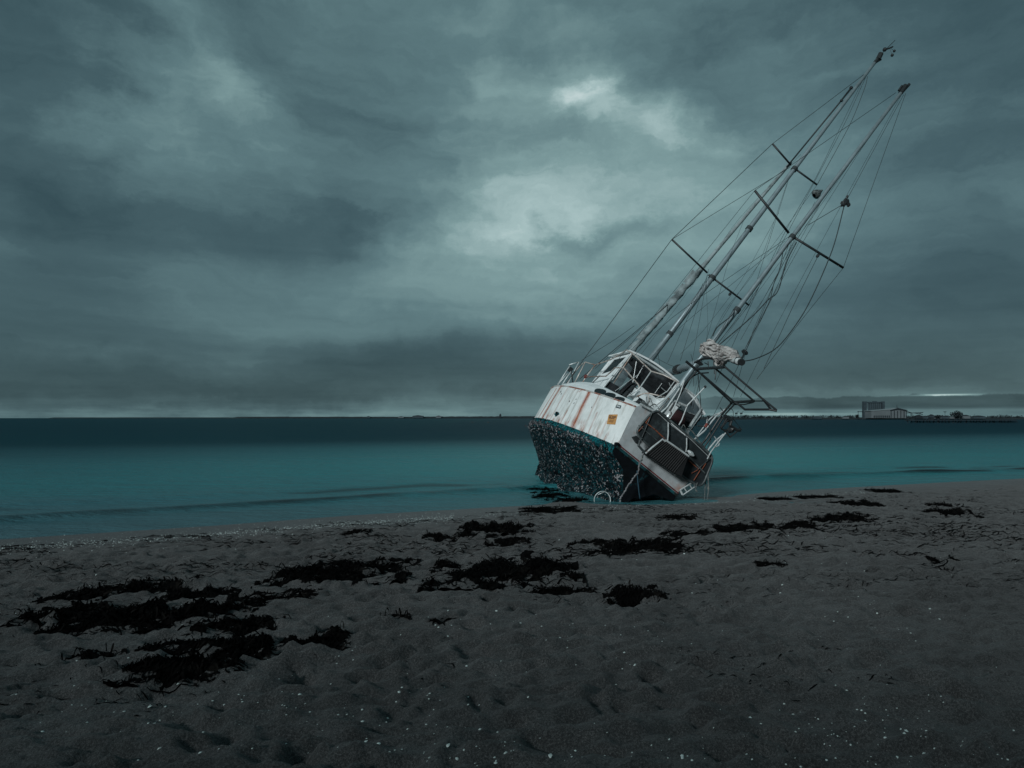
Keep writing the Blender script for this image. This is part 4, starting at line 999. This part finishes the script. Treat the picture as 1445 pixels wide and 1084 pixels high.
# ---------------------------------------------------------------- seaweed, shells, litter
def weed_mesh(name, w_, d_, hgt, n, seed, ori):
    r = random.Random(seed); V = []; Fc = []
    ca, sa = math.cos(ori), math.sin(ori)
    lob = [(r.uniform(-.35, .35), r.uniform(-.3, .3), r.uniform(.35, .6)) for _ in range(4)] + [(0, 0, .85), (.4, .1, .5), (-.4, -.05, .5)]
    def prof(u, v_):
        m_ = 0
        for a, b_, s in lob: m_ = max(m_, 1 - ((u - a) ** 2 + (v_ - b_) ** 2) / s ** 2 )
        m_ = m_ - .27 + 1.5 * mn.noise(Vector((u * 1.9 * max(.6, w_), v_ * 2.4, seed))) + 1.1 * mn.noise(Vector((u * 5.5 * max(.6, w_), v_ * 6, seed + 9)))
        return min(1, max(0, m_))
    # heaped core
    NU, NV = 60, 34; base = 0; P = {}
    for j in range(NV + 1):
        for i in range(NU + 1):
            u = (i / NU * 2 - 1) * 1.05; v_ = (j / NV * 2 - 1) * 1.05; h = prof(u, v_)
            z = hgt * (h ** .6) * (.35 + .55 * abs(mn.noise(Vector((u * w_ * 16, v_ * d_ * 16, seed + 4))))) if h > .05 else -.03
            V.append([u * w_ / 2, v_ * d_ / 2, z]); P[(i, j)] = (len(V) - 1, h)
    for j in range(NV):
        for i in range(NU):
            if max(P[(i, j)][1], P[(i + 1, j)][1], P[(i + 1, j + 1)][1], P[(i, j + 1)][1]) > .05:
                Fc.append((P[(i, j)][0], P[(i + 1, j)][0], P[(i + 1, j + 1)][0], P[(i, j + 1)][0]))
    for k in range(n):      # blades and stalks
        for _ in range(20):
            u = r.uniform(-1, 1); v_ = r.uniform(-1, 1)
            if prof(u, v_) > .02 or r.random() < .05: break
        h = prof(u, v_); z = hgt * (h ** .6) * r.uniform(.4, 1.0) + .004
        a = r.gauss(0, .45) if r.random() < .75 else r.uniform(0, 6.28)
        if r.random() < .5: a += math.pi
        ln = r.uniform(.03, .10) * (1 + .10 * w_) * (.7 if w_ < .7 else 1); wd = r.uniform(.003, .009); x, y = u * w_ / 2, v_ * d_ / 2
        up = r.uniform(-.03, .012) if r.random() < .97 else r.uniform(.02, .07); m_ = 5; cur = r.uniform(-2.6, 2.6); b0 = len(V)
        for q in range(m_ + 1):
            t = q / m_; ww = wd * (1 - .7 * t)
            px_, py_ = -math.sin(a) * ww, math.cos(a) * ww
            zz_ = max(.004, z * (1 - t * .9) + up * math.sin(t * 2.6))
            V.append([x + px_, y + py_, zz_ + ww * .6]); V.append([x - px_, y - py_, zz_ - ww * .3])
            x += math.cos(a) * ln / m_; y += math.sin(a) * ln / m_; a += cur / m_
        for q in range(m_): Fc.append((b0 + 2 * q, b0 + 2 * q + 2, b0 + 2 * q + 3, b0 + 2 * q + 1))
    V = [(v[0] * ca - v[1] * sa, v[0] * sa + v[1] * ca, v[2]) for v in V]
    return V, Fc
WEED = [ # pixel centre, pixel width, pixel depth, height m, label
 (488, 804, 146, 34, .075, 'large black seaweed heap left of the tallest heap, in the middle of the beach'),
 (712, 802, 168, 40, .085, 'widest black seaweed heap on the sand below the boat'),
 (700, 746, 86, 18, .12, 'tall tangled seaweed mound just left of and in front of the boat'),
 (716, 764, 50, 16, .06, 'small seaweed lobe touching the foot of the tall tangled mound'),
 (906, 768, 104, 20, .06, 'long flat black seaweed heap straight in front of the boat stern'),
 (864, 778, 66, 8, .02, 'thin ragged seaweed strip just under the long flat heap before the stern'),
 (893, 836, 66, 22, .08, 'compact rounded seaweed mound alone on rippled sand'),
 (775, 719, 68, 9, .035, 'thin seaweed mat at the water edge beside the keel'),
 (795, 829, 78, 11, .035, 'low wispy seaweed strip between the widest heap and the compact mound'),
 (205, 866, 160, 40, .09, 'broad black seaweed bed near the left edge of the beach'),
 (120, 862, 130, 30, .06, 'seaweed bed running off the left side'),
 (212, 825, 88, 18, .06, 'seaweed heap with upright stalks behind the broad left bed'),
 (125, 836, 84, 18, .05, 'seaweed heap at the far left behind the broad bed'),
 (284, 836, 76, 11, .04, 'small seaweed ridge right of the heap with upright stalks'),
 (310, 855, 90, 12, .035, 'low seaweed tail trailing right from the broad left bed'),
 (390, 839, 92, 15, .04, 'narrow seaweed ridge at the end of the left seaweed line'),
 (337, 880, 82, 18, .06, 'feathery seaweed heap in the left foreground, topmost of three'),
 (285, 906, 120, 16, .04, 'long thin seaweed strip in the left foreground'),
 (338, 917, 76, 28, .08, 'spiky seaweed mound in the left foreground'),
 (262, 941, 128, 32, .07, 'lowest and largest seaweed heap in the left foreground'),
 (446, 902, 72, 17, .05, 'lone spiky seaweed heap right of the left foreground group'),
 (130, 923, 56, 20, .03, 'faint half buried seaweed patch at the left foreground'),
 (1186, 731, 88, 13, .05, 'long seaweed heap on the right side of the beach'),
 (1215, 711, 50, 10, .06, 'bushy seaweed heap close to the shoreline at right'),
 (1250, 693, 36, 5, .05, 'little arched seaweed mound nearest the water at right'),
 (1334, 722, 44, 12, .06, 'dark seaweed heap at the right end of the beach'),
 (1330, 712, 36, 6, .04, 'small seaweed lump behind the heap at the right end'),
 (1052, 743, 74, 8, .035, 'flat seaweed strip right of the boat in the middle distance'),
 (958, 730, 54, 8, .04, 'small seaweed strip on the sand just below the stern'),
 (972, 752, 62, 7, .025, 'thin seaweed streak below the stern, under the small strip'),
 (828, 767, 44, 8, .035, 'small ragged seaweed tuft left of the long flat heap'),
 (620, 759, 36, 9, .05, 'small seaweed tuft left of the tall tangled mound'),
 (503, 752, 28, 6, .04, 'tiny seaweed tuft near the water on the left'),
 (1128, 742, 50, 7, .03, 'seaweed patch left of the long right heap'),
 (1086, 796, 34, 4, .02, 'small seaweed strip in the middle of the rippled sand at right'),
 (1330, 790, 34, 6, .015, 'twiggy seaweed scraps at the far right of the sand'),
 (558, 872, 34, 2.5, .01, 'single thin seaweed stalk bundle in the centre foreground'),
 (622, 876, 26, 3, .01, 'short seaweed scrap right of the centre foreground stalk'),
 (1092, 704, 40, 4, .03, 'low seaweed wisps at the shoreline right of the boat'),
 (778, 699, 44, 14, .05, 'added black seaweed mass standing in for the dark shade at the front of the keel'),  # weed added in place of the hull's black shade on the water
 (752, 688, 60, 5, .04, 'added dark seaweed raft standing in for the shaded swell trough left of the keel'),  # weed added in place of the dark swell trough
 (806, 705, 44, 7, .05, 'added black seaweed standing in for the shade under the keel left of the hoop'),  # weed added in place of the shade under the keel
 (1155, 701, 50, 4, .03, 'low seaweed wisps along the shoreline beyond the bushy heap')]
for k, (cx, cy, wp, dp, hg, lb) in enumerate(WEED):
    c = ground(cx, cy + dp * .1); dist = c.y; w_ = wp / F * dist * 1.22
    e1 = ground(cx, cy - dp * .42); e2 = ground(cx, cy + dp * .5); d_ = max(.09, e1.y - e2.y)
    V, Fc = weed_mesh('seaweed_clump', w_, d_, hg, int(60 + 1500 * min(1.7, w_ * d_ ** .5)), 100 + k, 0)
    ar = math.atan2(-.12 * w_, w_)
    V2 = []
    for v in V:
        x, y = c.x + v[0], c.y + v[1] + (v[0] * .25 if wp > 60 else 0); V2.append((x - c.x, y - c.y, v[2] + max(-.01, sand_h(x, y)) - c.z))
    o = mesh('seaweed_clump', V2, Fc, m_weed); o.location = c
    tag(o, lb, 'seaweed', 'seaweed heaps washed up on the sand')
# loose scraps
r = random.Random(77); V = []; Fc = []
for k in range(15000):
    px_ = r.uniform(-60, 1500)
    py_ = 690 + abs(r.gauss(0, 60)) + r.uniform(0, 30) + (50 if px_ < 500 else 0) * r.random() if k < 13000 else r.uniform(740, 1000)
    g_ = ground(px_, py_)
    if g_.y > shore(g_.x) - .9 or g_.y < 2: continue
    if mn.noise(Vector((g_.x * .45, g_.y * .9, 0))) + .6 * mn.noise(Vector((g_.x * 1.3, g_.y * 2.6, 5))) + r.uniform(-.2, .2) < (.05 if k < 13000 else .30): continue
    for s_i in range(r.choice((1, 1, 2, 4))):
        a = r.gauss(0, .3) + (math.pi if r.random() < .5 else 0); ln = r.uniform(.02, .14) * (1 if py_ < 820 else .5); wd = r.uniform(.002, .010) * (1 if py_ < 800 else .5); x, y = g_.x + r.uniform(-.12, .12), g_.y + r.uniform(-.05, .05); cur = r.uniform(-1.6, 1.6); b0 = len(V); m_ = 4
        hh = r.uniform(.0, .008)
        for q in range(m_ + 1):
            t = q / m_; ww = wd * (1 - .6 * abs(2 * t - 1)); z = sand_h(x, y) + .004 + hh * math.sin(3.14 * t)
            V.append((x - math.sin(a) * ww, y + math.cos(a) * ww, z + ww * .8)); V.append((x + math.sin(a) * ww, y - math.cos(a) * ww, z))
            x += math.cos(a) * ln / m_; y += math.sin(a) * ln / m_; a += cur / m_
        for q in range(m_): Fc.append((b0 + 2 * q, b0 + 2 * q + 2, b0 + 2 * q + 3, b0 + 2 * q + 1))
tag(mesh('seaweed_scraps', V, Fc, m_weed), 'small dark seaweed scraps scattered over the sand', 'seaweed', None, 'stuff')
# shell fragments: strewn, and in a tide line on the left
V = []; Fc = []
def shell(x, y, s):
    z = sand_h(x, y); a0 = r.uniform(0, 6.28); tl = Vector((r.gauss(0, .2), r.gauss(0, .2) - .15, 1)).normalized(); A = tl.orthogonal().normalized(); B = tl.cross(A); b0 = len(V); el_ = r.uniform(.45, .9)
    for k in range(6):
        t = a0 + 1.047 * k; V.append(Vector((x, y, z + s * .25)) + (A * math.cos(t) + B * math.sin(t) * el_) * s * r.uniform(.7, 1.1))
    V.append(Vector((x, y, z + s * .25)) + tl * s * .5)
    for k in range(6): Fc.append((b0 + k, b0 + (k + 1) % 6, b0 + 6))
for k in range(2400):
    px_ = r.uniform(-60, 1500); py_ = r.uniform(735, 1075); g_ = ground(px_, py_)
    dn = mn.noise(Vector((g_.x * .9 + 4, g_.y * 1.2, 3)))
    if g_.y > shore(g_.x) - 1.2 or dn + r.uniform(-.3, .3) + (.12 if px_ < 500 and py_ > 950 else 0) < .12: continue
    shell(g_.x, g_.y, r.choice((.5, .7, 1, 1, 1.6)) * r.uniform(.004, .0085))
for k in range(5200):
    x = r.uniform(-9, 8); t = r.gauss(0, .16) if r.random() < .6 else r.gauss(0, .5); y = shore(x) - 1.25 + t
    if x > -1 and r.random() < .8: continue
    shell(x, y, r.uniform(.004, .010))
tag(mesh('shell_fragments', V, Fc, m_shell), 'pale shell fragments strewn across the beach and along the tide line', 'shells', None, 'stuff')

# ---------------------------------------------------------------- far shore
def far(px, dist): return (px - CX) / F * dist
def fh(py, dist): return CZ + (HY - py) / F * dist      # height seen at that row
def land(name, xs0, xs1, dist, base_y, prof, depth=300):
    """low headland with an uneven outline"""
    V = []; Fc = []; n = 160
    for i in range(n + 1):
        p = xs0 + (xs1 - xs0) * i / n; x = far(p, dist); h = max(.3, fh(prof(p), dist)); taper = min(1, i / 6, (n - i) / 6) if name else 1
        V += [(x, dist, -1), (x, dist + 6, h * .45 * taper), (x, dist + 40, h * taper), (x * 1.1, dist + depth, h * taper), (x * 1.1, dist + depth + 30, -1)]
    for i in range(n):
        for k in range(4): a = i * 5 + k; Fc.append((a, a + 5, a + 6, a + 1))
    return tag(mesh(name, V, Fc, m_land), kind='structure')
D1, D2 = 780, 3000
land('headland', 985, 1640, D1, 594, lambda p: 589.3 - .5 * max(0, (p - 1180) / 200) + .6 * mn.noise(Vector((p * .15, 0, 0))))
land('far_coast', 330, 780, D2, 590, lambda p: 588.2 - 1.0 * max(0, (p - 560) / 220) + .7 * mn.noise(Vector((p * .2, 3, 0))), 200)
land('far_coast', 95, 330, D2 * 1.3, 590, lambda p: 589.2 + .3 * mn.noise(Vector((p * .2, 3, 0))), 200)
# tree belt on the headland (reads as one dark mass), and single trees that stand out
def crown(B, x, y, z, wx_, hz, rnd_, n=260):
    for _ in range(n):
        u = Vector((rnd_.gauss(0, .42), rnd_.gauss(0, .42), rnd_.gauss(0, .42)))
        if u.length > 1: u.normalize()
        p = Vector((x + u.x * wx_, y + u.y * wx_, z + u.z * hz)); s = wx_ * rnd_.uniform(.08, .2)
        a = Vector((rnd_.uniform(-1, 1), rnd_.uniform(-1, 1), rnd_.uniform(-1, 1))).normalized(); b_ = a.orthogonal().normalized()
        B.add([p + a * s, p + b_ * s, p - a * s * .8, p - b_ * s], [(0, 1, 2, 3)])
rt = random.Random(31); mb = MB()
for k in range(150):
    p = 1000 + 640 * (k / 150) + rt.uniform(-3, 3); hz = rt.uniform(1.0, 2.4)
    if 1225 < p < 1280: continue
    crown(mb, far(p, D1), D1 + rt.uniform(5, 30), fh(589, D1) + hz * .3, rt.uniform(3, 5.5), hz, rt, 40)
tag(mb.build('tree_belt', m_land), 'dark belt of low trees along the far shore', 'trees', None, 'stuff')
for k, (p, wp, hp_, lb) in enumerate(((1209.5, 3.2, 6, 'small round tree left of the grain silos on the far shore'), (1232, 3.5, 5.5, 'dark tree at the foot of the silos, left of the pale shed'),
                       (1274, 4, 6, 'dark round tree in front of the right end of the pale shed'), (1350, 8, 10, 'tall broad tree at the right end of the far shore'), (1323, 4, 5, 'low tree behind the middle of the jetty'))):
    root = bpy.data.objects.new('shore_tree', None); COL.objects.link(root); hm = hp_ / F * D1; wm = wp / F * D1
    root.location = (far(p, D1 - 4), D1 - 4, fh(591, D1)); tag(root, lb, 'tree', 'single trees on the far shore')
    mb = MB(); crown(mb, 0, 0, hm * .62, wm, hm * .45, rt, 300); mb.build('crown', m_land, root)
    mb = MB(); mb.tube([(0, 0, -1), (.1, 0, hm * .3), (.2, .1, hm * .6)], .35, 6, .15); mb.build('trunk', m_darks, root)
# silo block: ribbed cylinders under a head house
root = bpy.data.objects.new('grain_silo', None); COL.objects.link(root); root.location = (far(1240, D1), D1 + 12, fh(592, D1))
tag(root, 'tall dark block of ribbed grain silos rising behind the pale shed', 'silo'); sc_ = D1 / F; H_ = 25.2 * sc_
for k in range(7):
    mb = MB(); mb.tube([((-6.2 + k * 2.85) * sc_ - .3, 0, -2), ((-6.2 + k * 2.85) * sc_ - .3, 0, H_ - 1.0)], 1.22 * sc_, 16); mb.build('silo_cell', m_conc, root, False)
mb = MB(); mb.box((-12.5 * sc_, 0, H_ / 2), (4.4 * sc_, 4, H_ + 1.0)); mb.build('lift_tower', m_conc, root)
mb = MB(); mb.box((13.8 * sc_, 0, H_ / 2), (3.2 * sc_, 4, H_ + .8)); mb.build('lift_tower', m_conc, root)
mb = MB(); mb.box((1.5 * sc_, 0, H_ - .5), (23 * sc_, 3.2, 1.2)); mb.box((2 * sc_, -.1, H_ + .4), (5 * sc_, 2.6, .9)); mb.build('head_house', m_conc, root)
mb = MB(); mb.box((-18 * sc_, 0, H_ * .45), (8 * sc_, 2, .6)); mb.tube([(-21.5 * sc_, 0, 0), (-21.5 * sc_, 0, H_ * .45)], .25, 6); mb.build('side_conveyor', m_darks, root)
# pale storage shed
root = bpy.data.objects.new('storage_shed', None); COL.objects.link(root); root.location = (far(1254, D1 - 15), D1 - 15, fh(591, D1))
tag(root, 'long pale storage shed with a low gabled roof in front of the silos', 'shed')
def sp_(px, py): return ((px - 1254) * sc_, (591 - py) * sc_)
xL, xR = sp_(1230, 0)[0], sp_(1278, 0)[0]
pk = sp_(1266, 577.0)
mb = MB(); wl_ = [sp_(1230, 590), sp_(1230, 579.8), sp_(1256, 578.8), sp_(1266, 577.6), sp_(1278, 579.8), sp_(1278, 590)]
mb.prism([(a, 0, b_) for a, b_ in wl_], (0, 14, 0)); mb.build('wall', m_shed, root)
mb = MB(); rf = [sp_(1229, 579.6), sp_(1256, 577.2), sp_(1266, 575.8), sp_(1266, 576.7), sp_(1256, 578.6), sp_(1229, 580.4)]
mb.prism([(a, -.6, b_) for a, b_ in rf], (0, 15, 0)); mb.build('roof', m_roof, root)
mb = MB(); rf = [sp_(1256, 578.9), sp_(1266, 576.0), sp_(1279.5, 579.0), sp_(1279.5, 580.0), sp_(1266, 578.2), sp_(1256, 579.9)]
mb.prism([(a, -1.0, b_) for a, b_ in rf], (0, .9, 0)); mb.build('gable_canopy', m_darks, root)
for k, p in enumerate((1257, 1261.5, 1266, 1270.5, 1275, 1278.5)):
    mb = MB(); a, b_ = sp_(p, 580); mb.box((a, -.5, b_ / 2), (.55, .5, b_)); mb.build('gable_column', m_darks, root)
for k in range(9):
    mb = MB(); a, b_ = sp_(1234 + k * 2.6, 588.0); mb.box((a, -.12, b_), (1.1, .3, 2.4)); mb.build('bay_door', m_darks, root)
mb = MB(); a, b_ = sp_(1266.8, 571.5); mb.tube([(a, 2, pk[1]), (a, 2, b_)], .35, 6, .15); mb.box((a, 2, pk[1] + .6), (2.2, 1.5, 1.2)); mb.build('roof_vent', m_darks, root)
# conveyor gallery
root = bpy.data.objects.new('conveyor', None); COL.objects.link(root); root.location = (far(1290, D1 - 15), D1 - 15, fh(591, D1))
tag(root, 'raised dark conveyor gallery leading right from the pale shed', 'conveyor')
def sq_(px, py): return Vector(((px - 1290) * sc_, 0, (591 - py) * sc_))
mb = MB(); mb.tube([sq_(1278, 580.5), sq_(1287, 583), sq_(1302, 582.5)], .45, 6); mb.tube([sq_(1279, 583), sq_(1290, 583), sq_(1302, 585.3)], .35, 6); mb.tube([sq_(1296, 584.5), sq_(1302.5, 582)], .3, 6); mb.build('gallery', m_darks, root)
for p, t in ((1285.5, 583.5), (1287, 583.3)):
    mb = MB(); mb.tube([sq_(p, 592), sq_(p, t)], .3, 6); mb.build('leg', m_darks, root)
# jetty
DJ = 240; root = bpy.data.objects.new('jetty', None); COL.objects.link(root); root.location = (far(1310, DJ), DJ, 0)
tag(root, 'dark timber jetty on piles standing in the water at right', 'jetty'); sj = DJ / F
zt = fh(593.2, DJ)
mb = MB(); mb.box(((1355 - 1310) * sj, 0, zt), (150 * sj, 3, .28)); mb.box(((1360 - 1310) * sj, -.2, zt - .55), (150 * sj, .3, .3)); mb.box(((1360 - 1310) * sj, 1.4, zt + .55), (130 * sj, .08, .08)); mb.build('deck', m_darks, root)
for k in range(34):
    mb = MB(); mb.tube([((1282 - 1310 + k * 4.4) * sj, rt.uniform(-1, 1), -.8), ((1282 - 1310 + k * 4.4) * sj, rt.uniform(-1, 1), zt + rt.uniform(.0, .5))], .14, 6); mb.build('pile', m_darks, root)
mb = MB(); mb.box(((1315 - 1310) * sj, .5, zt + .6), (4 * sj, 1.6, 1.0)); mb.build('hut', m_darks, root)
# buildings and light mast behind the jetty
def shedf(px, w_, top, bot, dist, mat, lb, name='far_building', roofm=None, cat='building', grp='low buildings on the far shore'):
    root = bpy.data.objects.new(name, None); COL.objects.link(root); s = dist / F; root.location = (far(px, dist), dist, fh(bot, dist)); tag(root, lb, cat, grp)
    h = (bot - top) * s; W = w_ * s
    mb = MB(); mb.box((0, 0, h * .35), (W, W * .5, h * .7)); mb.build('wall', mat, root)
    mb = MB(); mb.prism([(-W * .54, -W * .27, h * .7), (W * .54, -W * .27, h * .7), (0, -W * .27, h)], (0, W * .54, 0)); mb.build('roof', roofm or m_darks, root)
shedf(1306, 12, 587, 591, D1, m_conc, 'low dark building with a shallow roof at the left of the jetty', roofm=m_darks)
shedf(1322, 10, 588, 591, D1, m_shed, 'small pale roofed building behind the jetty', roofm=m_roof)
shedf(1345, 14, 587.5, 591, D1, m_shed, 'pale building under the tall broad tree', roofm=m_roof)
shedf(1380, 16, 586.5, 591, D1, m_conc, 'dark building right of the tall broad tree')
shedf(1296, 9, 585.5, 591, D1, m_darks, 'dark narrow building under the end of the conveyor gallery')
shedf(1314, 7, 584.8, 591, D1, m_conc, 'steep roofed dark building behind the jetty hut')
shedf(1333, 12, 586.8, 591, D1, m_conc, 'long dark building at the foot of the thin light mast')
shedf(1362, 11, 585.5, 591, D1, m_shed, 'pale building between the broad tree and the last dark building')
shedf(1152, 12, 587.4, 591, D1, m_conc, 'small dark building on the open stretch of shore between gantry and silos')
shedf(1193, 8, 587.0, 591, D1, m_shed, 'small pale building a little left of the silos')
shedf(520, 5, 587.3, 590, D2, m_conc, 'tiny block on the thin left coastline, left of the pale works')
shedf(590, 15, 586, 590, D2, m_conc, 'wide works hall on the left coastline')
shedf(619, 7, 586.5, 590, D2, m_shed, 'pale works building at the middle of the left coastline')
shedf(706, 3, 583.8, 590, D2, m_darks, 'narrow tower standing on the left coastline close to the boat')
shedf(566, 8, 587.5, 590, D2, m_shed, 'small pale shed left of the wide works hall')
mb = MB(); s = D1 / F
for dz in (0,): mb.tube([(0, 0, 0), (0, 0, 10.5 * s)], .25, 6, .12)
mb.box((0, 0, 10 * s), (3.2, .4, .5)); mb.box((0, 0, 8.6 * s), (2.2, .4, .3)); o = mb.build('light_mast', m_darks); o.location = (far(1333.5, D1), D1, fh(591, D1)); tag(o, 'thin light mast above the buildings behind the jetty', 'light mast')
# harbour cranes glimpsed under the gantry
for px_, lb in ((1039, 'tiny dockside crane below the stern gantry, left one'), (1046, 'tiny dockside crane below the stern gantry, right one')):
    mb = MB(); mb.tube([(-1, 0, 0), (-.6, 0, 5)], .25, 5); mb.tube([(1, 0, 0), (.6, 0, 5)], .25, 5); mb.box((0, 0, 5.2), (2.6, 1.2, 1.4)); mb.tube([(0, 0, 5.5), (2.5, 0, 8)], .2, 5)
    o = mb.build('dock_crane', m_darks); o.location = (far(px_, D1), D1, fh(590, D1)); tag(o, lb, 'crane', 'dockside cranes')
# mooring buoys
for px_, py_, rad_, c_, lb in ((742, 601.5, .10, (.35, .07, .03), 'small orange mooring buoy just left of the hull'), (510, 596, .22, (.03, .03, .035), 'dark buoy far out on the left water'),
                        (667, 596.5, .16, (.25, .06, .03), 'dull red buoy beyond the boat, left one of a near pair'), (689, 596.3, .16, (.28, .10, .05), 'dull red buoy beyond the boat, right one of a near pair'), (1074, 600, .12, (.02, .02, .025), 'tiny dark buoy right of the stern gantry')):
    dist = CZ * F / (py_ - HY); mb = MB(); mb.ball((0, 0, rad_ * .35), rad_, (1, 1, .85), 14, 10); mb.tube([(0, 0, rad_), (0, 0, rad_ * 1.5)], rad_ * .12, 6)
    o = mb.build('mooring_buoy', simple('buoy_paint', c_, .6), None, True); o.location = (far(px_, dist), dist, 0); tag(o, lb, 'buoy', 'mooring buoys on the water')
